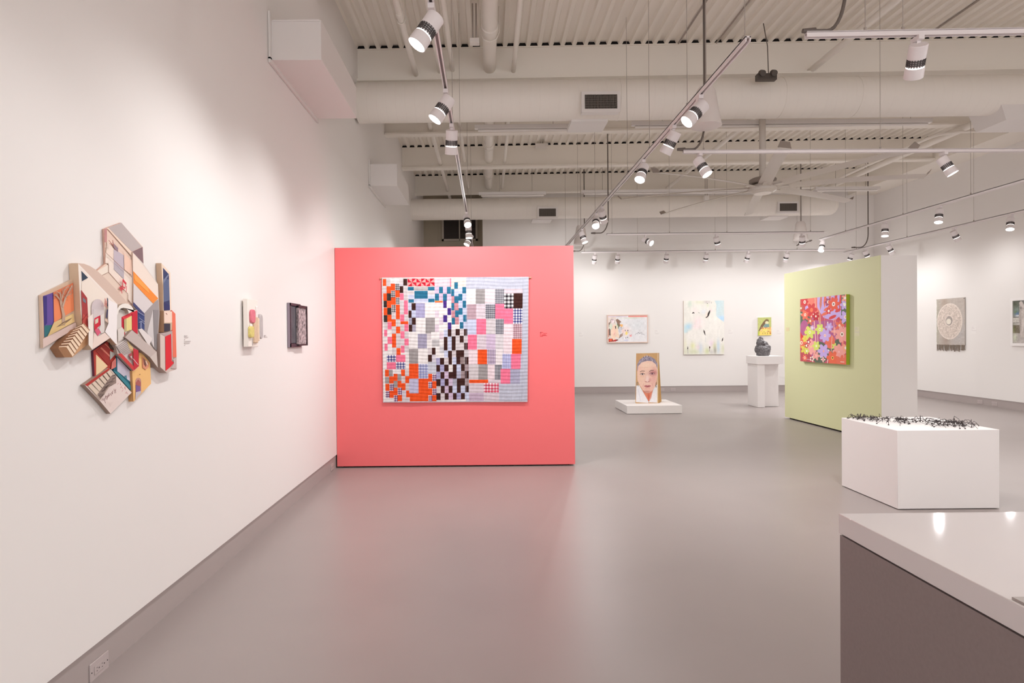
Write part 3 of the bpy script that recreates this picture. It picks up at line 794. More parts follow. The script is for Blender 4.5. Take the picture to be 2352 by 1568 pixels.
def make_quilt():
    cv = Canvas(82, 80, 1730, 1488, 560, 478, W_)
    cv.rect(1028, 80, 1740, 1490, BG)
    for x0, y0, x1, y1, c in Q:
        if isinstance(c, str):
            cv.checks(x0, y0, x1, y1, *CHK[c])
        else:
            cv.rect(x0, y0, x1, y1, c)
    for k in range(3):                                   # pinwheels
        x0 = 370 + k * 101; x1 = x0 + 101; cx, cy = (x0 + x1) / 2, 138
        for tri in ([(x0, 92), (cx, 92), (cx, cy)], [(x1, 92), (x1, cy), (cx, cy)], [(x1, 183), (cx, 183), (cx, cy)], [(x0, 183), (x0, cy), (cx, cy)]):
            cv.poly(tri, (250, 170, 168))
    cv.rect(1664, 80, 1668, 1488, (178, 180, 200)); cv.rect(1640, 1100, 1643, 1488, (184, 186, 204)); cv.rect(1028, 80, 1031, 1488, (190, 190, 205))
    cv.addgrain(30, 7, 3.2, 3); cv.addgrain(7, 40, 2.5, 5)
    for e in ((82, 80, 1040, 88), (82, 80, 90, 1490)):
        cv.rect(*e, (226, 220, 222))
    for e in ((82, 1478, 1730, 1490), (1722, 80, 1732, 1490)):
        cv.rect(*e, (206, 204, 212))
    cv.a *= .89                                          # dyed cotton reflects less than the print values above
    yq = YR - .02
    tl, tr, br, bl = onY(877, 637, yq), onY(1214.5, 635.5, yq), onY(1211.5, 922.5, yq), onY(880, 924, yq)
    c = (tl + br) / 2
    root = thing('patchwork_quilt', 'patchwork quilt of small orange, brown, teal, pink and grey patches on the red wall', 'quilt', (c.x, YR, c.z))
    X, Y = cv.X, cv.Y
    d = .0012 * np.sin(Y / 6.2 + 1.6 * np.sin(X / 140.)) + cv.grain(60, 90, .0009, 8) + .0025 * np.sin(X / 210.) + .0012 * np.sin(X / 9. + Y / 60)
    cv.sheet('quilt_top', tl, tr, br, bl, root, painted('quilt_cloth', .9, .1), d)
    b = MB().hexa([tl + V((0, .014, 0)), bl + V((0, .014, 0)), br + V((0, .014, 0)), tr + V((0, .014, 0))], [tl + V((0, .010, 0)), bl + V((0, .010, 0)), br + V((0, .010, 0)), tr + V((0, .010, 0))])
    b.build('quilt_backing', mat('quilt_backing', (220, 214, 216), .9), root)
    rod = MB().cyl(tl + V((-.018, .014, -.012)), tr + V((.022, .014, -.010)), .007, n=12)
    rod.cyl(tl + V((-.022, .014, -.012)), tl + V((-.016, .014, -.012)), .012, n=12).cyl(tr + V((.02, .014, -.01)), tr + V((.026, .014, -.01)), .012, n=12)
    rod.build('hanging_rod', mat('rod_wood', (196, 150, 120), .5), root)
make_quilt()

# ------------------------------------------------------------------ framed and stretched works on the far walls
def wall_work(name, label, cat, tl, tr, br, bl, nrm, cv, depth, frame=None, frame_w=0.0, proud=.006, edge=None):
    nrm = V(nrm); c = (tl + br) / 2
    root = thing(name, label, cat, c - nrm * depth)
    u = (tr - tl).normalized(); w = (bl - tl).normalized()
    ins = frame_w
    a, b, d_, e = tl + (u + w) * ins, tr + (-u + w) * ins, br - (u + w) * ins, bl + (u - w) * ins
    sh = -nrm * (proud if frame else 0)
    cv.sheet('painted_surface', a + sh, b + sh, d_ + sh, e + sh, root)
    back = -nrm * depth
    s = MB().prism([a + sh - nrm * .0015, b + sh - nrm * .0015, d_ + sh - nrm * .0015, e + sh - nrm * .0015], back - sh + nrm * .0015)
    s.build('stretcher', edge or mat('raw_canvas_edge', (226, 214, 204), .8), root)
    if frame:
        f = MB()
        for p, q, pi, qi in ((tl, tr, a, b), (tr, br, b, d_), (br, bl, d_, e), (bl, tl, e, a)):
            f.prism([p, q, qi, pi], back)
        f.build('frame', frame, root)
    return root
def far(x0, y0, x1, y1, dep, dxb=0.0):        # rectangle on the back wall, front face proud by dep
    y = YB - dep - .003
    tl, tr, bl, br = onY(x0, y0, y), onY(x1, y0 - .8, y), onY(x0 + dxb, y1, y), onY(x1 + dxb, y1 - .8, y)
    return tl, tr, br, bl

def canvas_one():           # the wide one; crop coordinates of a 1568 px view
    c = Canvas(185, 565, 1425, 1395, 300, 200, (238, 236, 238))
    c.soft(1100, 850, 260, 220, (226, 229, 232), .9); c.soft(850, 1250, 400, 120, (236, 236, 240), .8)
    c.rect(185, 565, 820, 610, (238, 222, 230)); c.rect(830, 560, 1425, 612, (246, 160, 150)); c.soft(950, 640, 300, 18, (214, 222, 200), .9); c.soft(560, 590, 120, 30, (214, 208, 216), .8)
    c.rect(185, 610, 440, 1395, (236, 222, 214)); c.poly([(430, 690), (490, 660), (540, 700), (610, 760), (555, 800), (590, 870), (530, 930), (470, 800)], (150, 120, 104))
    c.poly([(470, 800), (520, 840), (540, 950), (500, 990), (480, 900)], (120, 126, 100))
    c.poly([(200, 800), (260, 740), (250, 900), (215, 930)], (150, 128, 118)); c.poly([(215, 960), (260, 980), (265, 1190), (215, 1180)], (120, 104, 100)); c.poly([(190, 1000), (215, 980), (215, 1240), (190, 1230)], (206, 140, 120))
    c.poly([(225, 850), (300, 800), (340, 1000), (270, 1010), (222, 940)], (224, 232, 214)); c.poly([(430, 800), (510, 900), (490, 1000), (420, 930)], (222, 230, 206))
    c.ell(335, 730, 68, 72, (248, 232, 234)); c.line([(280, 790), (275, 700), (310, 675), (360, 690)], 16, (128, 110, 116)); c.line([(395, 700), (405, 740), (380, 790)], 12, (150, 150, 130)); c.ell(330, 715, 12, 10, (190, 130, 140))
    c.poly([(300, 990), (350, 860), (430, 850), (500, 990), (540, 1240), (430, 1340), (320, 1330), (265, 1180), (275, 1010)], (252, 224, 200)); c.soft(380, 1080, 60, 120, (252, 208, 190), .8); c.line([(395, 1100), (370, 1180)], 14, (240, 170, 170))
    c.poly([(400, 890), (440, 885), (440, 980), (415, 970)], (86, 78, 76)); c.ell(450, 1270, 40, 40, (244, 232, 226))
    c.poly([(555, 840), (650, 840), (655, 900), (600, 930), (580, 880)], (250, 190, 110)); c.poly([(520, 940), (600, 910), (630, 960), (620, 1080), (560, 1110), (520, 1060)], (206, 208, 216)); c.line([(590, 920), (628, 950), (620, 1010)], 12, (132, 124, 130))
    c.poly([(560, 1160), (660, 1110), (650, 1200), (520, 1290), (548, 1210)], (160, 136, 124)); c.poly([(625, 1010), (700, 1020), (680, 1120), (640, 1080)], (240, 206, 196))
    c.soft(740, 1060, 130, 150, (250, 226, 220), .9); c.poly([(735, 1100), (775, 1050), (810, 1120), (775, 1180), (735, 1160)], (250, 228, 130))
    for x, y, rx, ry, col in ((732, 1030, 12, 22, (90, 84, 96)), (815, 1035, 14, 28, (90, 84, 96)), (825, 1090, 10, 10, (130, 120, 126)), (745, 1265, 10, 26, (110, 112, 130)), (800, 1250, 14, 20, (110, 112, 130)), (680, 955, 8, 10, (150, 140, 140))):
        c.ell(x, y, rx, ry, col)
    c.poly([(865, 1180), (940, 1170), (930, 1230), (870, 1235)], (246, 180, 180)); c.line([(870, 1170), (890, 1200), (930, 1160)], 10, (214, 110, 120)); c.ell(760, 1340, 80, 25, (222, 222, 240))
    c.line([(1040, 1170), (1080, 1130), (1120, 1140), (1150, 1090), (1180, 1140), (1210, 1110), (1260, 1095), (1250, 1150), (1300, 1150), (1340, 1180)], 9, (138, 136, 146)); c.line([(1120, 1100), (1230, 1130)], 8, (150, 148, 158))
    c.poly([(200, 1290), (330, 1290), (340, 1340), (450, 1320), (520, 1330), (420, 1375), (200, 1390)], (170, 60, 50)); c.poly([(210, 1320), (270, 1280), (320, 1320), (300, 1360), (215, 1360)], (240, 110, 80)); c.poly([(370, 1330), (430, 1310), (430, 1360), (360, 1375)], (206, 66, 76)); c.poly([(450, 1310), (520, 1320), (450, 1350)], (100, 62, 50))
    c.addgrain(60, 60, 4, 1); c.addgrain(16, 16, 3, 2)
    return c
wall_work('framed_painting', 'wide framed figurative painting, pink left half and pale grey right half', 'painting', *far(1394.5, 723, 1488.5, 787.5, .05, .4), (0, -1, 0), canvas_one(), .05,
          mat('pale_wood_frame', (226, 200, 186), .5), .022, .01)
def canvas_two():
    c = Canvas(120, 118, 1115, 1450, 270, 340, (238, 236, 228))
    c.soft(960, 220, 120, 300, (200, 224, 232), 1); c.soft(1060, 560, 120, 90, (186, 220, 246), 1); c.rect(900, 118, 1115, 480, (206, 226, 230), .7)
    c.poly([(880, 480), (1115, 660), (1115, 1000), (700, 900)], (240, 238, 230)); c.poly([(880, 118), (925, 220), (915, 560), (600, 700), (400, 600), (330, 118)], (238, 236, 228))
    c.soft(230, 760, 110, 80, (186, 222, 238), 1, -18); c.soft(160, 860, 60, 60, (204, 230, 236), 1); c.soft(270, 190, 50, 90, (214, 226, 212), .9); c.soft(520, 160, 130, 50, (228, 230, 206), .8); c.soft(690, 150, 90, 40, (206, 198, 196), .8); c.soft(710, 235, 30, 40, (220, 226, 200), .8)
    c.poly([(330, 840), (420, 640), (640, 560), (920, 560), (1115, 720), (1115, 1200), (130, 1200), (140, 940)], (241, 238, 232), .8)
    c.soft(480, 640, 110, 120, (250, 228, 230), .9); c.soft(420, 760, 110, 60, (246, 226, 228), .7); c.soft(560, 720, 60, 50, (250, 236, 232), .8); c.soft(690, 470, 40, 70, (250, 226, 212), .8); c.soft(800, 360, 50, 40, (248, 226, 226), .7); c.soft(400, 360, 70, 70, (246, 230, 228), .7); c.soft(610, 390, 70, 70, (230, 232, 236), .8)
    c.soft(810, 1180, 70, 80, (240, 220, 232), .9); c.soft(340, 1240, 60, 90, (228, 230, 180), .9); c.soft(360, 1380, 140, 70, (214, 218, 186), .9); c.soft(880, 1250, 50, 110, (222, 222, 186), .9); c.soft(890, 1360, 34, 90, (160, 156, 146), .75); c.soft(970, 1260, 40, 160, (200, 218, 232), .9); c.soft(530, 1300, 50, 120, (212, 222, 232), .9); c.soft(690, 1370, 60, 80, (214, 220, 176), .9)
    c.soft(470, 1270, 50, 60, (240, 222, 224), .7); c.soft(800, 1390, 50, 60, (206, 202, 198), .8); c.soft(150, 1380, 70, 80, (222, 222, 200), .8); c.soft(1080, 1320, 40, 120, (222, 224, 196), .8); c.soft(150, 1200, 50, 150, (236, 234, 206), .7)
    B = (58, 48, 46)
    c.poly([(775, 350), (768, 420), (735, 500), (705, 530), (665, 552), (660, 530), (700, 505), (710, 440), (745, 375)], B); c.poly([(318, 440), (345, 400), (375, 405), (388, 440), (365, 428), (345, 435)], B); c.line([(480, 412), (510, 428)], 9, (120, 110, 108))
    c.poly([(605, 830), (640, 880), (658, 990), (630, 950), (605, 890)], (70, 62, 60)); c.poly([(1070, 1050), (1092, 1075), (1080, 1120), (1055, 1130), (1060, 1085)], B); c.line([(1095, 1040), (1080, 1060)], 7, B); c.line([(1058, 1125), (1072, 1150)], 6, (110, 100, 96))
    c.poly([(212, 1240), (228, 1290), (215, 1340), (202, 1300)], B); c.line([(215, 1330), (220, 1420)], 9, (140, 136, 130)); c.ell(757, 1280, 14, 30, (86, 58, 44)); c.line([(752, 1300), (748, 1370)], 14, (170, 160, 150)); c.ell(703, 190, 12, 8, (90, 84, 84)); c.line([(808, 150), (803, 190)], 7, (150, 146, 146)); c.line([(655, 1010), (655, 1150)], 5, (214, 214, 216))
    c.addgrain(40, 120, 2.5, 4); c.addgrain(25, 25, 1.5, 6)
    return c
wall_work('pale_painting', 'tall unframed canvas in pale blue, cream and white with black dashes', 'painting', *far(1570.5, 690.5, 1663, 814, .045, .4), (0, -1, 0), canvas_two(), .045)
def canvas_three():
    c = Canvas(280, 60, 497, 355, 110, 150, (196, 202, 128))
    c.poly([(290, 280), (330, 190), (370, 130), (410, 90), (450, 95), (460, 130), (430, 125), (400, 170), (370, 200), (340, 260), (300, 290)], (128, 104, 78)); c.ell(424, 150, 26, 28, (232, 226, 186)); c.poly([(370, 200), (400, 165), (460, 170), (465, 235), (380, 240)], (134, 164, 160))
    c.poly([(285, 300), (300, 280), (320, 330), (310, 355), (280, 355)], (190, 206, 84)); c.poly([(310, 270), (350, 230), (497, 220), (497, 355), (300, 355)], (246, 220, 120))
    r_ = random.Random(3)
    for i in range(60):
        x, y = r_.uniform(330, 495), r_.uniform(222, 300)
        if y < 222 + (x - 330) * .1 + 70: c.ell(x, y, r_.uniform(4, 9), r_.uniform(3, 6), r_.choice([(228, 110, 110), (244, 170, 150), (250, 210, 190), (150, 120, 70), (206, 80, 90)]))
    c.ell(400, 270, 40, 20, (250, 226, 130))
    for x in (362, 400, 440, 478): c.ell(x, 322, 7, 14, (140, 110, 60)); c.ell(x + 3, 322, 4, 8, (246, 214, 120))
    c.ell(480, 320, 12, 14, (200, 100, 50), .8); c.addgrain(12, 12, 5, 9)
    return c
wall_work('small_green_painting', 'small green and yellow canvas of a bent animal above the dark stone', 'painting', *far(1740.5, 729, 1771.5, 770.5, .04, .2), (0, -1, 0), canvas_three(), .04, edge=mat('painted_canvas_edge', (246, 240, 232), .7))

# floral painting on the green wall
def canvas_floral():
    c = Canvas(0, 0, 1, 1.18, 320, 378, (206, 88, 112))
    GN, PU, PK, LVc, OR, RD, SA = (98, 108, 92), (186, 100, 148), (246, 168, 160), (206, 178, 236), (238, 118, 92), (220, 70, 72), (246, 136, 118)
    for x, y, rx, ry, col in ((.1, .3, .16, .3, GN), (.25, .42, .12, .1, GN), (.45, 1.0, .2, .2, GN), (.75, .85, .15, .2, GN), (.95, .2, .1, .3, GN), (.1, .05, .2, .2, (206, 82, 84)), (.05, .9, .1, .3, RD), (.6, .62, .3, .2, PU), (.35, .6, .1, .4, PU), (.1, .55, .1, .15, PU), (.22, 1.05, .12, .15, PU), (.85, 1.1, .2, .12, OR), (.68, .8, .1, .12, OR), (.3, .2, .14, .16, SA), (.33, .06, .16, .14, SA)):
        c.ell(x, y, rx, ry, col)
    c.poly([(.0, .95), (.2, .85), (.3, 1.18), (0, 1.18)], (196, 84, 96))
    c.poly([(.4, -.02), (.9, -.02), (.9, .38), (.75, .43), (.55, .38), (.46, .27), (.40, .17)], LVc); c.poly([(.12, .12), (.26, .16), (.24, .24), (.12, .2)], LVc)
    for x0, x1, y1, col in ((.47, .51, .24, (214, 130, 110)), (.56, .60, .2, OR), (.66, .70, .16, (230, 130, 110)), (.78, .83, .18, RD), (.88, .91, .3, RD)):
        c.poly([(x0, -.02), (x1, -.02), (x1 - .01, y1 * .6), ((x0 + x1) / 2 - .02, y1), (x0 - .02, y1 * .5)], col)
    for x, y, a_, col in ((.58, .3, .09, OR), (.62, .22, .08, OR), (.73, .37, .08, RD), (.87, .4, .06, RD), (.84, .26, .06, RD)):
        c.ell(x, y, a_, .028, col, rot=-18)
    for pts, w, col in (([(.35, -.02), (.36, .28)], .012, (250, 206, 180)), ([(.33, .4), (.38, .95)], .02, (250, 196, 186)), ([(.42, .3), (.47, .6)], .012, (250, 226, 150)), ([(.45, .24), (.49, .6)], .012, (250, 214, 150)), ([(.40, .5), (.42, .9)], .012, (250, 196, 186)),
                        ([(.56, .35), (.57, .62)], .008, (236, 150, 130)), ([(.72, .7), (.70, 1.0)], .013, (250, 190, 176)), ([(.76, .55), (.755, .42), (.78, .4), (.80, .5)], .013, (250, 170, 160)), ([(.12, .75), (.12, .62), (.15, .54)], .02, (250, 176, 156)), ([(.3, 1.18), (.32, 1.02), (.36, .98)], .02, (250, 190, 176)), ([(.62, 1.18), (.64, 1.08), (.67, 1.04)], .014, (250, 226, 210)), ([(.95, .55), (.93, .48)], .02, (246, 210, 190)), ([(.94, .7), (.93, 1.0)], .025, (250, 160, 130))):
        c.line(pts, w, col)
    def flower(x, y, r, col, n=6, cen=(252, 246, 236), cr=.28, dot=None, rot=0.0):
        for k in range(n):
            t = rot + 2 * math.pi * k / n
            c.ell(x + r * .58 * math.cos(t), y + r * .58 * math.sin(t), r * .46, r * .30, col, rot=math.degrees(t))
        c.ell(x, y, r * .45, r * .45, col); c.ell(x, y, r * cr, r * cr * 1.15, cen)
        if dot: c.ell(x, y, r * cr * .5, r * cr * .55, dot)
    LI = (222, 232, 112)
    for a in ((.11, .06, .085, (220, 60, 64), 5, (250, 240, 230), .34, (200, 120, 90)), (.02, .17, .06, (206, 110, 80), 5), (.12, .30, .10, OR, 6, (250, 235, 220), .26, (230, 150, 120)), (.27, .22, .13, RD, 6, (240, 130, 90), .26), (.37, .34, .085, (200, 50, 60), 6, (250, 235, 225), .2), (.24, .42, .08, (216, 108, 90), 5, (252, 232, 190), .26),
              (.64, .10, .075, (170, 70, 110), 6, (250, 240, 235), .34), (.75, .145, .12, (236, 96, 70), 7, (250, 245, 240), .28, (150, 110, 110)), (.65, .26, .06, RD, 6, (250, 240, 235), .34), (.97, .17, .09, LVc, 6), (.985, .38, .11, LVc, 6, (250, 240, 240), .25, (230, 160, 150)), (.66, .54, .08, LVc, 6, (226, 206, 246), .3), (.87, .52, .09, OR, 5, (252, 225, 200), .24), (.46, .58, .10, LI, 6, (250, 246, 220), .25, (220, 200, 110)), (.23, .63, .125, LI, 6, (250, 246, 220), .2, (220, 210, 120)), (.29, .55, .05, (226, 190, 236), 5),
              (.57, .69, .12, LVc, 7, (250, 220, 214), .2, (250, 170, 150)), (.92, .67, .14, PK, 7, (252, 236, 226), .24, (130, 90, 60)), (.03, .83, .12, OR, 6, (250, 230, 214), .26, (240, 130, 100)), (.12, .75, .07, (236, 222, 100), 6, (240, 200, 90), .3), (.26, .90, .14, (250, 176, 170), 8, (252, 210, 150), .15), (.38, .88, .09, LI, 6, (250, 246, 210), .22), (.10, .95, .09, (232, 214, 96), 5, (210, 200, 90), .2), (.16, .98, .06, LI, 5), (.15, .88, .05, (190, 60, 60), 5, (252, 245, 235), .4), (.20, .81, .05, (190, 60, 70), 5, (250, 240, 235), .4),
              (.54, .97, .13, LVc, 6, (250, 180, 160), .13), (.77, .88, .06, LI, 5, (250, 250, 220), .2), (.86, .97, .13, PK, 8, (250, 200, 200), .1), (.73, 1.08, .125, (240, 112, 80), 6, (250, 200, 110), .22, (110, 70, 40)), (.38, 1.06, .08, PK, 5, (250, 190, 180), .3), (.77, .62, .07, PK, 4, (250, 190, 180), .3), (.11, 1.11, .06, OR, 6, (250, 220, 200), .4, OR), (.28, 1.12, .05, (250, 240, 226), 5, (150, 70, 90), .4), (.9, 1.12, .1, OR, 5, (240, 120, 90), .2), (.53, 1.12, .05, (250, 200, 190), 4, PU, .2), (.98, .06, .07, (250, 170, 150), 5), (.99, .9, .07, (250, 170, 140), 6)):
        flower(*a)
    for x, y in ((.02, .28), (.27, .34), (.48, 1.08), (.65, .95), (.63, .46), (.95, .15), (.31, .3)): c.ell(x, y, .012, .013, (250, 246, 232))
    c.rect(.89, 1.135, .965, 1.145, (252, 236, 226)); c.rect(.15, 1.13, .24, 1.137, (240, 226, 226))
    c.addgrain(.05, .05, 2, 4)
    return c
def on_green(x, y, off):
    p = g0 - ng * off; d = ray(x, y); n = ng
    t = (p - V((0, 0, EYE))).dot(n) / d.dot(n)
    return V((0, 0, EYE)) + d * t
off = .055
tl, tr, br, bl = on_green(1838, 686, off), on_green(1943.5, 677, off), on_green(1943.5, 838.5, off), on_green(1838, 828, off)
zt_, zb_ = (tl.z + tr.z) / 2, (bl.z + br.z) / 2
for q in (tl, tr): q.z = zt_
for q in (bl, br): q.z = zb_
wall_work('floral_painting', 'red and lilac floral painting with bright green edge on the green partition', 'painting', tl, tr, br, bl, -ng, canvas_floral(), .052, edge=mat('lime_canvas_edge', (160, 178, 42), .6))

# right wall: weaving and framed photograph
def weave():
    w = onX(2151, 684, XR - .02); x0, x1 = onX(2151, 684, XR - .02), onX(2216, 684, XR - .02)
    ztop = (onX(2151, 687, XR - .02).z + onX(2216, 683, XR - .02).z) / 2; zbot = onX(2183, 792, XR - .02).z; zfr = onX(2183, 806, XR - .02).z
    c = Canvas(110, 150, 745, 1190, 150, 230, (190, 180, 172))
    c.soft(300, 300, 90, 300, (176, 158, 144), .7); c.soft(330, 1100, 90, 120, (170, 152, 140), .8); c.soft(600, 900, 200, 300, (186, 182, 182), .7); c.soft(130, 700, 40, 700, (178, 176, 156), .6)
    disc = ((c.X - 412) / 285) ** 2 + ((c.Y - 665) / 405) ** 2 <= 1
    c.put(disc, (212, 198, 188)); n1 = c.grain(16, 18, 12, 2); c.a += (n1 * disc)[..., None]
    ringm = (((c.X - 412) / 285) ** 2 + ((c.Y - 665) / 405) ** 2 <= 1) & (((c.X - 412) / 262) ** 2 + ((c.Y - 665) / 380) ** 2 > 1)
    c.put(ringm, (226, 214, 204)); c.ell(405, 655, 100, 122, (222, 208, 198)); c.ell(405, 650, 78, 105, (168, 158, 152)); c.ell(395, 665, 56, 62, (230, 222, 208))
    c.addgrain(5, 60, 3, 5); c.addgrain(60, 5, 3, 7)
    root = thing('fringed_weaving', 'grey woven hanging with a pale ring pattern and fringe on the right wall', 'weaving', (XR - .01, (x0.y + x1.y) / 2, (ztop + zbot) / 2))
    X = XR - .018
    A, B = V((X, x0.y, ztop)), V((X, x1.y, ztop)); C_, D = V((X, x1.y, zbot)), V((X, x0.y, zbot))
    bulge = np.where(disc, .006, 0) + c.grain(40, 40, .002, 3)
    c.sheet('woven_cloth', A, B, C_, D, root, painted('woven_cloth', .95, .1), bulge)
    MB().hexa([V((X + .004, x0.y, zbot)), V((X + .004, x1.y, zbot)), V((X + .012, x1.y, zbot)), V((X + .012, x0.y, zbot))][::-1], [V((X + .004, x0.y, ztop)), V((X + .004, x1.y, ztop)), V((X + .012, x1.y, ztop)), V((X + .012, x0.y, ztop))][::-1]).build('cloth_back', mat('weaving_back', (180, 172, 164), .95), root)
    f = MB(); r_ = random.Random(4); n = 46
    for i in range(n):
        y = x0.y + (x1.y - x0.y) * (i + .5) / n + r_.uniform(-.004, .004)
        if i % 9 in (3,): continue
        f.tube([(X, y, zbot + .005), (X - .004, y + r_.uniform(-.01, .01), (zbot + zfr) / 2), (X, y + r_.uniform(-.015, .015), zfr + r_.uniform(-.01, .03))], .006, n=5)
    o = f.build('fringe', mat('fringe_yarn', (136, 122, 110), .95), root); o['kind'] = 'stuff'
    MB().cyl((X - .004, x1.y + .02, ztop - .02), (X + .01, x1.y + .02, ztop - .02), .008, n=10).build('hanging_pin', DARK, root)
weave()
def photo_canvas():
    c = Canvas(0, 0, 1.0, 1.15, 200, 230, (128, 126, 122))
    c.rect(0, 0, .3, .14, (112, 112, 106)); c.soft(.05, .1, .12, .1, (96, 100, 84), 1); c.soft(.12, .3, .12, .14, (120, 138, 126), 1); c.soft(.13, .36, .07, .06, (104, 130, 166), 1); c.soft(.07, .3, .04, .03, (112, 140, 104), 1); c.soft(.15, .41, .1, .03, (226, 226, 226), 1)
    c.rect(0, .45, .34, .6, (208, 204, 196)); c.rect(0, .44, .34, .455, (84, 80, 72)); c.rect(0, .59, .34, .60, (96, 90, 84)); c.rect(0, .60, .34, .66, (190, 186, 178)); c.rect(0, .66, .34, .9, (122, 112, 96)); c.soft(.02, .78, .06, .1, (122, 124, 84), 1)
    c.rect(0, .88, 1, 1.15, (186, 178, 174)); c.soft(.05, 1.0, .08, .12, (206, 212, 188), .9)
    c.rect(.34, .0, 1, .88, (120, 112, 108)); c.soft(.6, .3, .2, .3, (100, 96, 94), .8); c.rect(.4, .8, 1, .9, (150, 142, 136))
    c.poly([(.19, .06), (.27, .04), (.33, .12), (.34, .3), (.38, .45), (.40, .7), (.38, 1.0), (.22, 1.0), (.2, .7), (.17, .45), (.2, .25)], (196, 186, 180)); c.ell(.24, .08, .05, .06, (206, 196, 190)); c.soft(.3, .6, .04, .3, (222, 214, 208), .7); c.soft(.22, .6, .03, .25, (160, 150, 144), .7); c.ell(.24, .2, .03, .04, (150, 140, 136)); c.soft(.36, .78, .04, .08, (140, 130, 128), .8)
    c.addgrain(.02, .02, 6, 1); c.addgrain(.06, .08, 6, 2)
    return c
yp0 = onX(2320, 740, XR - .04).y; zt1 = onX(2320, 685, XR - .04).z; zb1 = onX(2320, 794, XR - .04).z
yp1 = yp0 - (zt1 - zb1) * .9
A, B, C_, D = (V((XR - .04, yp0, zt1)), V((XR - .04, yp1, zt1)), V((XR - .04, yp1, zb1)), V((XR - .04, yp0, zb1)))
wall_work('framed_photograph', 'white framed photograph of a standing statue, cut off by the right frame edge', 'photograph', A, B, C_, D, (-1, 0, 0), photo_canvas(), .038, mat('white_frame', (240, 236, 234), .4), .05, .012)

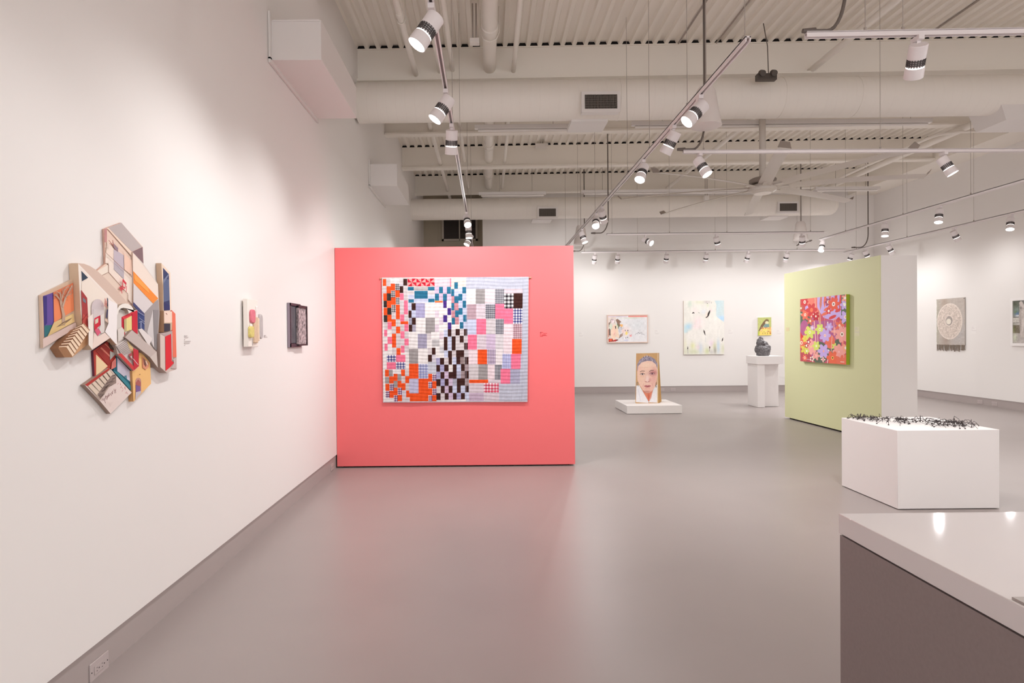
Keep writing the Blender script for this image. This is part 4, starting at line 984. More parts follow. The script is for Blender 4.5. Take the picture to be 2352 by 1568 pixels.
# ------------------------------------------------------------------ plinths and what stands on them
def pbox(name, label, cat, a, b, material=PLINTH, bev=.003):
    c = ((a[0] + b[0]) / 2, (a[1] + b[1]) / 2, a[2])
    o = MB().box(a, b)
    me = o.build(name, material, None, bevel=bev)
    me.location = c
    me.data.transform(Matrix.Translation(-V(c)))
    return tag(me, label, cat)
pbox('low_platform', 'low square white platform carrying the brown paper bag', 'plinth', (2.524, 11.0, .006), (3.53, 12.02, .152))
BAGM = painted('kraft_paper', .85, .15)
def make_bag():
    yb = 11.38
    bl, br_, tl, tr = onY(1459.6, 925.0, yb), onY(1513, 926.6, yb), onY(1461.2, 811.3, yb + .03), onY(1514, 810.2, yb + .03)
    z0 = .153
    bl.z = br_.z = z0
    sr = V((onY(1519.3, 920, yb + .28).x, yb + .28, z0)); sl = bl + (sr - br_)
    ztop = (tl.z + tr.z) / 2
    root = thing('paper_bag', 'tall brown paper bag printed with a woman\'s face, on the low platform', 'bag', ((bl.x + br_.x) / 2, yb + .14, z0))
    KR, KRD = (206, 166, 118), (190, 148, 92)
    m = MB()
    tbr, tbl = V((tr.x + .0, yb + .06, ztop - .012)), V((tl.x + .02, yb + .06, ztop - .012))
    n = 14
    def side(a0, a1, b0, b1, fold):      # gusseted side between front edge a and back edge b
        rows = []
        for i in range(n + 1):
            t = i / n; p, q = a0.lerp(a1, t), b0.lerp(b1, t); mid = (p + q) / 2 + V((fold * t, 0, 0))
            rows += [p, mid, q]
        fs = []
        for i in range(n):
            for k in range(2):
                fs.append((i * 3 + k, i * 3 + k + 1, i * 3 + k + 4, i * 3 + k + 3))
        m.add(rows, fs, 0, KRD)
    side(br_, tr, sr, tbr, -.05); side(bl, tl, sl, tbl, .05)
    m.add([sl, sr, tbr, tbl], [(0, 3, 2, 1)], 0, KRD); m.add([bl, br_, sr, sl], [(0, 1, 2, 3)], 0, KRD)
    m.build('bag_sides', BAGM, root, angle=20)
    c = Canvas(780, 175, 1255, 1190, 210, 440, KR)
    SK, SKP, SKD = (246, 208, 190), (240, 186, 172), (214, 150, 134)
    HR = (150, 140, 158)
    c.soft(820, 250, 60, 200, (196, 150, 108), .5)
    c.poly([(800, 520), (805, 400), (850, 310), (930, 250), (1010, 235), (1090, 250), (1170, 300), (1220, 390), (1228, 520), (1200, 560), (830, 560)], HR)
    r_ = random.Random(6)
    for i in range(150):
        x = r_.uniform(815, 1215); top = 240 + ((x - 1010) / 205) ** 2 * 180
        y = r_.uniform(top, top + 150)
        c.line([(x, y), (x + (1010 - x) * .12 + r_.uniform(-10, 10), y - r_.uniform(15, 50))], 5, r_.choice([(206, 200, 216), (96, 86, 110), (176, 168, 196), (120, 110, 120), (222, 216, 226), (84, 78, 96)]))
    c.poly([(806, 560), (830, 430), (900, 360), (1010, 330), (1110, 340), (1190, 410), (1222, 500), (1224, 600), (1212, 720), (1195, 800), (1160, 890), (1110, 950), (1060, 985), (1000, 980), (930, 920), (860, 820), (815, 720)], SK)
    c.soft(1150, 700, 70, 180, (236, 178, 170), .7); c.soft(870, 640, 60, 90, (244, 206, 180), .7); c.soft(1000, 420, 120, 50, (250, 222, 200), .7); c.soft(1160, 560, 60, 60, (206, 130, 130), .55); c.soft(850, 500, 40, 60, (244, 196, 180), .6); c.soft(1010, 900, 110, 60, (236, 180, 166), .6)
    c.rect(800, 460, 1230, 464, (214, 158, 130)); c.rect(785, 800, 1235, 803, (226, 190, 170), .8)
    c.line([(868, 552), (900, 535), (955, 540)], 15, (150, 116, 104)); c.line([(1060, 545), (1100, 526), (1140, 528)], 15, (140, 104, 98))
    for ex, ey, col in ((915, 598, (120, 92, 86)), (1115, 590, (104, 80, 84))):
        c.ell(ex, ey, 52, 24, (206, 150, 140)); c.ell(ex, ey + 2, 42, 17, (232, 214, 206)); c.ell(ex, ey, 18, 18, col); c.ell(ex, ey, 9, 9, (50, 40, 40)); c.ell(ex - 4, ey - 5, 3, 3, (250, 245, 240))
        c.line([(ex - 50, ey + 3), (ex - 22, ey - 17), (ex + 20, ey - 18), (ex + 50, ey)], 8, (136, 96, 94)); c.line([(ex - 42, ey + 40), (ex, ey + 55), (ex + 40, ey + 42)], 5, (222, 160, 140))
    c.soft(1115, 585, 80, 40, (160, 90, 106), .45)
    c.line([(985, 600), (975, 680), (962, 735)], 7, (230, 176, 164), .8); c.soft(1020, 700, 35, 70, (250, 222, 218), .9); c.line([(965, 745), (990, 760), (1020, 765), (1060, 755), (1070, 735)], 9, (206, 136, 128)); c.ell(990, 752, 10, 6, (150, 90, 86)); c.ell(1046, 752, 10, 6, (150, 90, 86)); c.soft(1070, 720, 24, 40, (224, 160, 156), .8)
    c.line([(945, 790), (925, 850)], 6, (222, 164, 150)); c.line([(1105, 785), (1135, 850)], 6, (216, 150, 142))
    c.poly([(945, 840), (990, 822), (1020, 830), (1055, 822), (1100, 840), (1060, 866), (1010, 872), (975, 862)], (196, 120, 122)); c.poly([(962, 842), (1020, 846), (1085, 841), (1030, 856)], (130, 76, 80)); c.line([(970, 890), (1020, 898), (1070, 888)], 6, (222, 160, 150))
    c.poly([(905, 915), (1000, 985), (1060, 985), (1140, 920), (1100, 1080), (1052, 1160), (1010, 1090)], (226, 140, 112)); c.soft(1050, 1050, 25, 70, (200, 100, 80), .7); c.line([(1040, 1000), (1050, 1130)], 6, (190, 100, 84)); c.soft(1010, 960, 80, 24, (190, 120, 110), .7)
    c.poly([(792, 830), (850, 820), (905, 915), (1050, 1165), (1040, 1185), (792, 1165)], (240, 238, 242)); c.poly([(1142, 915), (1195, 830), (1225, 810), (1222, 1180), (1055, 1172), (1100, 1080)], (238, 236, 240))
    c.line([(830, 900), (870, 1060), (880, 1150)], 9, (222, 222, 232)); c.line([(905, 915), (1050, 1165)], 6, (206, 200, 206)); c.line([(1142, 915), (1053, 1165)], 6, (200, 190, 196))
    for x, y in ((800, 780), (815, 800), (805, 815), (830, 835), (820, 770)): c.ell(x, y, 10, 7, (120, 116, 122))
    c.poly([(1192, 780), (1204, 760), (1200, 840), (1208, 870), (1192, 872), (1188, 840)], (70, 62, 66))
    c.rect(1222, 180, 1240, 1190, (226, 200, 168)); c.rect(1240, 175, 1256, 1190, KRD)
    c.addgrain(14, 14, 2.5, 3)
    c.sheet('printed_face', tl, tr, br_, bl, root, painted('printed_paper', .8, .2))
    return root
make_bag()

# tall plinth on crossed panels, with the dark stone
px0, px1, py0, py1 = 5.24, 5.75, 11.78, 12.27
zc1 = 1.0; zc0 = .845
r = thing('panel_plinth', 'white plinth with a square cap on crossed panels, holding the dark stone', 'plinth', ((px0 + px1) / 2, (py0 + py1) / 2, 0))
MB().box((px0, py0, zc0), (px1, py1, zc1)).build('plinth_cap', PLINTH, r, bevel=.002)
MB().box((px0 + .02, py0 + .02, .004), (px0 + .16, py1 - .02, zc0)).build('side_panel', PLINTH, r, bevel=.002)
MB().box((px0 + .165, py0 + .15, .004), (px1 - .02, py1 - .02, zc0)).build('cross_panel', PLINTH, r, bevel=.002)
def stone():
    cx, cy = 5.47, 12.02
    bm = bmesh.new()
    def blob(x, y, z, rx, ry, rz, sub=3):
        res = bmesh.ops.create_icosphere(bm, subdivisions=sub, radius=1.0)
        for v in res['verts']:
            v.co = V((cx + x + v.co.x * rx, cy + y + v.co.y * ry, zc1 + z + v.co.z * rz))
    blob(0, 0, .10, .14, .13, .11); blob(.05, .01, .15, .105, .10, .09); blob(-.06, 0, .13, .10, .10, .10); blob(-.055, 0, .24, .075, .08, .13); blob(.02, .01, .235, .075, .07, .07); blob(-.09, 0, .30, .035, .05, .05); blob(-.045, 0, .345, .045, .05, .035); blob(.075, 0, .225, .035, .04, .03); blob(0, 0, .03, .125, .11, .05)
    me = bpy.data.meshes.new('stone_body'); bm.to_mesh(me); bm.free()
    o = bpy.data.objects.new('stone_sculpture', me); COL.objects.link(o)
    me.transform(Matrix.Translation((-cx, -cy, -zc1))); o.location = (cx, cy, zc1)
    rm = o.modifiers.new('remesh', 'REMESH'); rm.mode = 'VOXEL'; rm.voxel_size = .008
    dg_ = bpy.context.evaluated_depsgraph_get(); me2 = bpy.data.meshes.new_from_object(o.evaluated_get(dg_))
    o.modifiers.clear(); o.data = me2
    for v in me2.vertices:
        p = v.co; n = v.normal
        f = noise.fractal(p * 14, 1.0, 2.0, 4) * .016 + abs(noise.noise(p * 30 + V((3, 1, 7)))) * -.014
        if p.z > .012: v.co = p + n * f
        v.co.z = max(v.co.z, .001)
    me2.materials.clear(); me2.materials.append(mat('dark_stone', (100, 96, 98), .45, noise_amt=.4, noise_scale=30, bump=.5, bump_scale=60))
    me2.polygons.foreach_set('use_smooth', [True] * len(me2.polygons))
    tag(o, 'lumpy charcoal stone sculpture standing on the white panel plinth', 'sculpture')
stone()

# cube plinth with the tangle of wire
bx0, bx1, by0, by1, bz = 3.33, 4.16, 4.92, 5.70, .647
pbox('cube_plinth', 'large white cube plinth with a tangle of black wire on top', 'plinth', (bx0, by0, .006), (bx1, by1, bz))
def tangle():
    root = thing('wire_tangle', 'tangled sculpture of thin black wires spread over the cube plinth', 'wire sculpture', (3.75, 5.35, bz))
    ms = [MB() for k in range(6)]; r_ = random.Random(21)
    for i in range(110):
        t = r_.random(); u = r_.gauss(0, .085) * (1.15 - abs(t - .55))
        x = 3.40 + .68 * t + u * .35; y = 5.62 - .52 * t + u
        if i < 8: x, y = 3.40 + r_.uniform(-.02, .06), 5.60 + r_.uniform(-.04, .05)
        elif i < 22: x, y = 3.93 + r_.uniform(-.06, .12), 5.08 + r_.uniform(-.06, .12)
        m = ms[0 if i < 8 else 5 if i < 22 else 1 + min(3, int(t * 4))]
        a = r_.uniform(0, 6.28); L = r_.uniform(.05, .14); k = r_.choice([3, 4, 5])
        pts = [V((x, y, bz + .004))]
        hmax = r_.uniform(.012, .06)
        for j in range(1, k + 1):
            a += r_.uniform(-.9, .9); f = j / k
            z = bz + .004 + hmax * math.sin(f * math.pi) * r_.uniform(.6, 1.1)
            q = pts[-1] + V((math.cos(a), math.sin(a), 0)) * (L / k); q.z = max(z, bz + .004)
            q.x = min(max(q.x, bx0 + .02), bx1 - .02); q.y = min(max(q.y, by0 + .02), by1 - .02)
            pts.append(q)
        fine = []
        for j in range(len(pts) - 1):
            for s in range(3): fine.append(pts[j].lerp(pts[j + 1], s / 3))
        fine.append(pts[-1])
        m.tube(fine, r_.uniform(.0012, .0022), n=6)
        if r_.random() < .5: m.cyl(pts[-1] - V((0, 0, .003)), pts[-1] + V((0, 0, .006)), .006, .004, n=8)
    for i in range(26):                                  # knots where wires bunch
        t = r_.uniform(.1, .95); m = ms[1 + min(3, int(t * 4))]; x = 3.42 + .64 * t; y = 5.6 - .5 * t + r_.gauss(0, .05)
        for q in range(5):
            a = r_.uniform(0, 6.28); d = V((math.cos(a), math.sin(a), r_.uniform(-.2, .8))) * .022
            c = V((x, y, bz + .022)); m.tube([c - V((d.x, d.y, -.004)), c, c + d], .0026, n=6)
    for q in ms: q.build('wire_clump', mat('black_wire', (64, 54, 54), .5), root)['kind'] = 'stuff'
tangle()

# ------------------------------------------------------------------ reception counter in the foreground
hc = .62; cz = EYE - hc
p = onZ(1929.3, 1178.8, cz); q = onZ(2352, 1396.5, cz)
cx0 = (p.x + q.x) / 2; cy1 = p.y
th = .0665
r = thing('reception_counter', 'foreground counter with glossy white top and dark grey base, right edge', 'counter', (cx0 + .9, cy1 - .8, 0))
MB().box((cx0, cy1 - 1.9, cz - th), (cx0 + 2.0, cy1, cz)).build('counter_top', mat('gloss_white_top', (226, 220, 220), .045, spec=.5), r, bevel=.002)
MB().box((cx0 + .0025, cy1 - 1.89, 0), (cx0 + 1.99, cy1 - .003, cz - th - .006)).build('counter_base', mat('grey_laminate', (144, 131, 130), .45, noise_amt=.04, noise_scale=90), r)
MB().box((cx0 + .012, cy1 - 1.88, cz - th - .006), (cx0 + 1.98, cy1 - .012, cz - th)).build('shadow_reveal', DARK, r)
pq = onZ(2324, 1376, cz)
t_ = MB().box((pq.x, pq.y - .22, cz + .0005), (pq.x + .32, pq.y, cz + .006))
o = t_.build('grey_oblong', mat('grey_flat', (168, 158, 154), .6), None)  # thin flat grey box lying at the counter's right end
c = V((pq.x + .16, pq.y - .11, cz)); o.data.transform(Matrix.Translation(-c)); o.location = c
tag(o, 'grey flat folder lying on the white counter, mostly outside the right edge', 'oblong')

# ------------------------------------------------------------------ wall labels and outlets
CARD = mat('white_card', (238, 234, 231), .6)
CARDG = mat('cream_card', (222, 218, 182), .6)
INK = mat('grey_ink', (206, 198, 196), .7); INKR = mat('dark_red_ink', (216, 78, 84), .7)
def wall_label(origin, u, nrm, w, h, lines, label, card=True, ink=None, name='wall_label', lw=.005, cardm=None):
    u, nrm = V(u), V(nrm); origin = V(origin); up = V((0, 0, 1))
    root = thing(name, label, 'wall label', origin + u * w / 2 - up * h / 2)
    if card:
        a = origin + nrm * .002
        MB().prism([a, a + u * w, a + u * w - up * h, a - up * h], -nrm * .002).build('label_card', cardm or CARD, root)
    m = MB(); a = origin + nrm * .0028
    for (y, x0, x1) in lines:
        b = a + u * (x0 * w) - up * (y * h)
        m.prism([b, b + u * ((x1 - x0) * w), b + u * ((x1 - x0) * w) - up * lw, b - up * lw], -nrm * .0006)
    m.build('printed_lines', ink or INK, root)
LN = [(.12, .08, .5), (.25, .08, .62), (.42, .08, .22), (.56, .08, .95), (.7, .08, .82), (.86, .08, .2)]
p = onX(421, 766, XL); q = onX(438, 795, XL)
wall_label(p, (0, 1, 0), (1, 0, 0), q.y - p.y, p.z - q.z, LN, 'wall label right of the house-shaped relief on the left wall', card=False)
p = onX(605, 768, XL); q = onX(614, 777, XL)
wall_label(p, (0, 1, 0), (1, 0, 0), q.y - p.y, p.z - q.z, LN[:4], 'small wall label beside the white relief with coloured pieces', card=False)
p = onY(1240.5, 762, YR); q = onY(1257, 773, YR)
wall_label(p, (1, 0, 0), (0, -1, 0), q.x - p.x, p.z - q.z, [(.05, .0, .45), (.05, 0, .1), (.22, .0, .12), (.25, .45, .95), (.4, 0, .12), (.52, .25, .8), (.66, .0, .12), (.68, .2, .95), (.85, 0, .4)], 'dark red printed caption on the red wall right of the quilt', card=False, ink=INKR)
for px, py, lab in ((1328.5, 762, 'wall label on the back wall just right of the red partition'), (1503, 757, 'wall label on the back wall right of the wide framed painting'), (1672, 756, 'wall label right of the pale blue canvas'), (1783, 757, 'wall label on the back wall right of the small green canvas')):
    p = onY(px, py, YB); wall_label(p, (1, 0, 0), (0, -1, 0), .13, .15, LN[:5], lab)
p = on_green(1963, 750, 0); wall_label(p, dg, -ng, .11, .13, LN[:4], 'pale label card on the green partition right of the floral painting', cardm=CARDG)
p = on_green(1806, 752, 0); wall_label(p, dg, -ng, .09, .06, [(.3, .1, .8)], 'faint label at the far left edge of the green partition', cardm=mat('tan_card', (216, 200, 156), .6))
p = onX(2231, 749, XR); wall_label(p, (0, -1, 0), (-1, 0, 0), .13, .15, LN[:4], 'wall label right of the fringed weaving')

OUTM = mat('grey_outlet_plate', (186, 174, 172), .4)
def outlet(c, u, nrm, label, w=.118, h=.072, blank=False):
    c, u, nrm = V(c), V(u).normalized(), V(nrm); up = V((0, 0, 1))
    root = thing('power_outlet', label, 'outlet', c)
    def pl(m, cx, cz_, ww, hh, d0, d1):
        a = c + u * cx + up * cz_ + nrm * d1
        m.prism([a - u * ww / 2 + up * hh / 2, a + u * ww / 2 + up * hh / 2, a + u * ww / 2 - up * hh / 2, a - u * ww / 2 - up * hh / 2], -nrm * (d1 - d0))
    m = MB(); pl(m, 0, 0, w, h, 0, .006); m.build('cover_plate', OUTM, root, bevel=.002)
    if not blank:
        m = MB(); pl(m, 0, 0, w * .6, h * .48, .006, .0085); m.build('receptacle', OUTM, root, bevel=.001)
        m = MB()
        for s in (-1, 1):
            pl(m, s * w * .14 - .004, .007, .007, .0018, .0085, .0089); pl(m, s * w * .14 - .004, -.007, .007, .0018, .0085, .0089); pl(m, s * w * .14 + .010, 0, .005, .005, .0085, .0089)
            pl(m, s * w * .42, 0, .005, .005, .006, .0065)
        m.build('socket_slots', DARK, root)
XBL = XL - .014
outlet(onX(226, 1530, XBL), (0, 1, 0), (1, 0, 0), 'grey double outlet in the left vinyl base, nearest the camera', w=.125, h=.078)
outlet(onX(762, 1072, XBL), (0, 1, 0), (1, 0, 0), 'grey outlet in the left vinyl base beside the red partition', w=.11, h=.07)
outlet(onY(1546, 894, YB + .012), (1, 0, 0), (0, -1, 0), 'grey outlet in the back vinyl base right of the paper bag', w=.125, h=.075)
outlet(onY(1521, 895, YB + .012), (1, 0, 0), (0, -1, 0), 'grey outlet in the back vinyl base half hidden by the paper bag', w=.1, h=.075)
outlet(onX(2251.5, 922.5, XR + .012), (0, -1, 0), (-1, 0, 0), 'pale outlet in the right vinyl base, the farther of two', w=.13, h=.075)
outlet(onX(2285, 927, XR + .012), (0, -1, 0), (-1, 0, 0), 'grey outlet in the right vinyl base, the nearer of two', w=.13, h=.075)

# ------------------------------------------------------------------ house-shaped wall relief
def c1(x, y): return (80 + x / 6.534, 490 + y / 6.534)
def c2(x, y): return (80 + x / 6.271, 710 + y / 6.271)
REL = painted('relief_paint', .65, .25)
rp = onX(255, 735, XL)
relief = thing('wall_relief', 'large relief of painted house fragments, arches, stairs and panels on the left wall', 'wall sculpture', (XL, rp.y, rp.z))
def panel(name, poly, d, col, side=None, d0=.002, decals=(), more=()):
    m = MB(); d = d * (.38 if d < .04 else .5)
    def put(pl, dd, back, c, s):
        pts = [onX(x, y, XL + dd) for x, y in pl]
        m.prism(pts, V((-(dd - back), 0, 0)), 0, c, s)
    put(poly, d, d0, col, side or col)
    for pl, dd, back, c, s in more: put(pl, dd, back, c, s)
    e = d
    for pl, c in decals:
        e += .0007
        put(pl, e, e - .0006 if e - .0006 > d else d, c, c)
    return m.build(name, REL, relief, angle=20)
def stroke(a, b, w):
    (x0, y0), (x1, y1) = a, b
    dx, dy = x1 - x0, y1 - y0; L = math.hypot(dx, dy) or 1; nx, ny = -dy / L * w / 2, dx / L * w / 2
    return [(x0 + nx, y0 + ny), (x1 + nx, y1 + ny), (x1 - nx, y1 - ny), (x0 - nx, y0 - ny)]
def arch(x0, x1, ytop, ybot0, ybot1, conv, slant=0.0, n=10):
    pts = [conv(x0, ybot0)]
    for i in range(n + 1):
        t = math.pi * (1 - i / n); xx = (x0 + x1) / 2 + (x1 - x0) / 2 * math.cos(t)
        rr = min((x1 - x0) * .62, ybot0 - ytop)
        pts.append(conv(xx, ytop + rr - rr * math.sin(t) + slant * (i / n)))
    pts.append(conv(x1, ybot1)); return pts
WOOD, CREAM, PINKW = (212, 184, 160), (236, 224, 214), (236, 210, 194)
# tree panel at the left end
inner = [((c1(125, 1240)), (c1(280, 1185)), (c2(275, 190)), (c2(180, 388)), (c2(138, 405)))]
dec = [(list(inner[0]), (106, 84, 160)), ([c1(125, 1240), c1(182, 1240), c2(178, 200), c2(140, 240)], (66, 56, 128)), ([c2(140, 235), c2(250, 225), c2(182, 385), c2(142, 405)], (54, 116, 124)),
       ([c1(280, 1185), c1(575, 1040), c1(588, 1450), c2(560, 20), c2(278, 190)], (240, 142, 98)), ([c1(280, 1185), c1(575, 1040), c1(578, 1200), c1(400, 1250), c1(285, 1290)], (222, 130, 94)),
       ([c2(276, 190), c2(558, 60), c2(570, 180), c2(188, 388)], (232, 202, 144)), ([c2(118, 425), c2(590, 190), c2(604, 262), c2(122, 555)], (224, 200, 192))]
for a, b, w in ((c2(415, 230), c2(415, 60), 7), (c1(440, 1560), c1(390, 1300), 6), (c1(390, 1310), c1(310, 1210), 3), (c1(392, 1300), c1(380, 1180), 3.2), (c1(420, 1400), c1(470, 1240), 4), (c1(470, 1245), c1(560, 1080), 2.6), (c1(400, 1290), c1(450, 1130), 2.6), (c1(330, 1235), c1(295, 1230), 1.5), (c1(470, 1245), c1(530, 1210), 2), (c1(440, 1160), c1(500, 1090), 1.6), (c1(370, 1200), c1(330, 1170), 1.5)):
    dec.append((stroke(a, b, w), (196, 166, 146)))
r_ = random.Random(2)
for i in range(34):
    x, y = r_.uniform(295, 565), r_.uniform(1090, 1270)
    if y > 1200 - (x - 290) * .45: dec.append((stroke(c1(x, y), c1(x + r_.uniform(-30, 30), y - r_.uniform(10, 40)), .9), (186, 150, 128)))
dec.append(([c2(310, 260), c2(400, 190), c2(540, 120), c2(500, 160), c2(410, 225)], (134, 108, 86))); dec.append(([c2(360, 235), c2(450, 180), c2(420, 215)], (206, 176, 130)))
panel('tree_panel', [c1(100, 1228), c1(165, 1190), c1(570, 990), c1(612, 1000), c1(615, 1500), c2(605, 262), c2(118, 560)], .035, WOOD, (206, 180, 160), decals=dec)
# little stair block
steps = []
for k in range(8):
    A = (455 + 31 * k, 545 - 44 * k); Rr = (545 + 31 * k, 680 - 48 * k); Lf = (345 + 33 * k, 545 - 38 * k)
    A2 = (A[0] + 25, A[1] - 28); R2 = (Rr[0] + 26, Rr[1] - 36)
    steps.append(([c2(*A), c2(*A2), c2(*R2), c2(*Rr)], (244, 218, 190)))
    steps.append(([c2(*A2), c2(A[0] + 31, A[1] - 44), c2(Rr[0] + 31, Rr[1] - 48), c2(*R2)], (176, 134, 106)))
    steps.append(([c2(*Lf), c2(*A), c2(A[0] + 20, A[1] - 26), c2(Lf[0] + 22, Lf[1] - 24)], (236, 206, 178)))
    steps.append(([c2(Lf[0] + 10, Lf[1] - 14), c2(A[0] + 12, A[1] - 20), c2(A[0] + 20, A[1] - 30), c2(Lf[0] + 24, Lf[1] - 26)], (116, 76, 56)))
panel('stair_block', [c2(338, 560), c2(570, 300), c2(630, 275), c2(690, 240), c2(764, 345), c2(764, 500), c2(540, 692), c2(425, 692)], .07, (204, 158, 118), (150, 108, 80), decals=[([c2(338, 560), c2(450, 550), c2(540, 692), c2(425, 692)], (158, 116, 84))] + steps)
# tower at the top
dec = [([c1(1100, 212), c1(1300, 140), c1(1610, 500), c1(1456, 572)], (190, 178, 176)), ([c1(1460, 575), c1(1618, 502), c1(1630, 752)], (134, 108, 112)), ([c1(1048, 232), c1(1082, 225), c1(1082, 430), c1(1046, 430)], (196, 142, 140)),
       ([c1(1085, 225), c1(1110, 222), c1(1450, 575), c1(1450, 645)], (240, 218, 200)), ([c1(1085, 420), c1(1460, 820), c1(1465, 960), c1(1070, 590)], (240, 220, 206)), ([c1(1065, 590), c1(1460, 960), c1(1470, 1380), c1(1110, 880), c1(1105, 750), c1(1060, 745)], (240, 224, 212)),
       ([c1(1185, 540), c1(1250, 570), c1(1338, 630), c1(1338, 985), c1(1186, 835)], (196, 184, 194)), ([c1(1200, 750), c1(1335, 880), c1(1335, 985), c1(1186, 835)], (186, 178, 186)), ([c1(1165, 430), c1(1250, 520), c1(1250, 575), c1(1190, 520)], (150, 128, 140)), ([c1(1340, 600), c1(1450, 700), c1(1460, 930), c1(1345, 840)], (240, 204, 184)),
       ([c1(935, 862), c1(1100, 770), c1(1105, 880), c1(1000, 935)], (240, 228, 214)), ([c1(1000, 935), c1(1105, 882), c1(1400, 1220), c1(1390, 1340)], (228, 208, 192))]
for a, b in ((c1(1108, 770), c1(1108, 880)), (c1(1108, 880), c1(1400, 1210)), (c1(1000, 935), c1(1105, 882)), (c1(1070, 590), c1(1460, 960)), (c1(1400, 1215), c1(1400, 1340)), (c1(1100, 240), c1(1452, 640)), (c1(1462, 575), c1(1470, 1370))):
    dec.append((stroke(a, b, .9), (170, 138, 122)))
for a, b, w in ((c1(1322, 990), c1(1372, 1050), 2.4), (c1(1325, 1015), c1(1365, 1062), 1.6), (c1(1275, 1108), c1(1330, 1140), 3.4), (c1(1300, 1085), c1(1348, 1120), 2.6), (c1(1322, 990), c1(1318, 1090), 1.2), (c1(1372, 1050), c1(1352, 1130), 1.2), (c1(1300, 1135), c1(1310, 1200), 1.0), (c1(1378, 1090), c1(1372, 1180), 1.0), (c1(1285, 1120), c1(1292, 1170), 1.0)):
    dec.append((stroke(a, b, w), (212, 60, 76)))
for a, b in ((c1(1190, 500), c1(1110, 400)), (c1(1180, 480), c1(1170, 400)), (c1(1175, 470), c1(1120, 450))): dec.append((stroke(a, b, 1.1), (176, 112, 100)))
panel('tower_panel', [c1(1042, 235), c1(1095, 212), c1(1298, 140), c1(1620, 500), c1(1632, 752), c1(1472, 600), c1(1472, 1400), c1(1300, 1400), c1(925, 868), c1(1062, 752)], .03, PINKW, (206, 166, 150), decals=dec)
# sloping panels beside the tower
dec = [([c1(1472, 590), c1(1845, 1062), c1(1850, 1275), c1(1476, 862)], (240, 224, 212)), ([c1(1478, 866), c1(1852, 1275), c1(1775, 1350), c1(1482, 1042)], (244, 144, 62)), ([c1(1490, 900), c1(1700, 1120), c1(1720, 1200), c1(1500, 1000)], (248, 166, 84)), ([c1(1482, 1046), c1(1772, 1356), c1(1645, 1500), c1(1480, 1340)], (220, 212, 212)), ([c1(1482, 1330), c1(1645, 1500), c1(1640, 1568), c1(1470, 1370)], (70, 74, 116)),
       ([c1(1645, 1500), c1(1775, 1358), c1(1852, 1290), c2(1800, 60), c2(1755, 590), c2(1690, 520), c2(1580, 300), c2(1580, 75)], (164, 156, 156)), ([c2(1690, 60), c2(1700, 10), c2(1720, 560), c2(1620, 330)], (212, 206, 206)), ([c2(1710, 10), c2(1780, 10), c2(1760, 590), c2(1725, 570)], (146, 140, 142)),
       ([c2(1480, 30), c2(1580, 90), c2(1580, 300), c2(1490, 280)], (60, 74, 124)), ([c2(1490, 292), c2(1540, 274), c2(1690, 420), c2(1645, 530)], (228, 220, 218))]
for a, b in ((c2(1500, 120), c2(1580, 180)), (c2(1500, 190), c2(1540, 170)), (c2(1540, 170), c2(1580, 215)), (c2(1520, 170), c2(1520, 270)), (c2(1535, 175), c2(1535, 270)), (c2(1480, 30), c2(1575, 90))): dec.append((stroke(a, b, .8), (176, 184, 214)))
panel('sloped_panels', [c1(1468, 580), c1(1630, 755), c1(1848, 1060), c1(1858, 1290), c2(1800, 60), c2(1760, 600), c2(1640, 540), c2(1480, 360), c2(1470, 20), c1(1475, 1400)], .04, (226, 214, 206), (196, 176, 164), decals=dec)
# night tower on the right
panel('night_tower', [c1(1900, 745), c1(2035, 890), c1(2048, 1455), c1(1925, 1465), c1(1925, 1085), c1(1912, 1000)], .06, (238, 218, 198), (204, 174, 148), decals=[([c1(1925, 815), c1(2013, 915), c1(2028, 1452), c1(1940, 1458)], (58, 66, 106)), ([c1(1930, 980), c1(2015, 990), c1(2022, 1300), c1(1936, 1330)], (92, 104, 138)), ([c1(1930, 1000), c1(2010, 900), c1(2014, 925), c1(1932, 1050)], (120, 128, 156)), ([c1(1938, 1330), c1(2025, 1380), c1(2027, 1450), c1(1942, 1455)], (52, 56, 104))])
panel('coral_strip', [c2(1975, 15), c2(2025, 65), c2(2042, 690), c2(1990, 718)], .03, (238, 122, 98), (226, 100, 84))
panel('box_stack', [c2(1858, 22), c2(1976, 30), c2(1978, 192), c2(1975, 300), c2(1862, 330)], .075, (212, 186, 160), (176, 138, 108), decals=[([c2(1862, 24), c2(1975, 32), c2(1976, 190), c2(1866, 192)], (242, 216, 200)), ([c2(1862, 205), c2(1952, 205), c2(1952, 305), c2(1864, 325)], (62, 58, 72)), (stroke(c2(1890, 55), c2(1910, 75), 1), (170, 110, 100))])
panel('banner_block', [c2(1805, 352), c2(1980, 310), c2(1985, 720), c2(2042, 690), c2(2044, 862), c2(1900, 915), c2(1808, 832)], .08, (212, 194, 186), (172, 148, 138), decals=[([c2(1805, 352), c2(1872, 395), c2(1874, 892), c2(1808, 832)], (216, 200, 190)), ([c2(1812, 350), c2(1980, 312), c2(1978, 345), c2(1870, 385)], (184, 168, 166)), ([c2(1880, 392), c2(1962, 356), c2(1972, 742), c2(2006, 770), c2(1952, 832), c2(1886, 886)], (222, 48, 58)), ([c2(1965, 356), c2(1982, 350), c2(1986, 720), c2(1974, 742)], (200, 176, 170)), ([c2(1990, 722), c2(2042, 692), c2(2043, 858), c2(1962, 850), c2(2006, 775)], (200, 182, 178))])
# grey beam crossing the right half
panel('diagonal_beam', [c2(1298, 405), c2(1400, 298), c2(1755, 612), c2(1772, 842), c2(1660, 690)], .085, (204, 190, 182), (150, 132, 124), decals=[([c2(1300, 405), c2(1400, 300), c2(1755, 614), c2(1660, 688)], (196, 182, 176)), ([c2(1660, 690), c2(1755, 614), c2(1770, 838)], (208, 196, 188))])
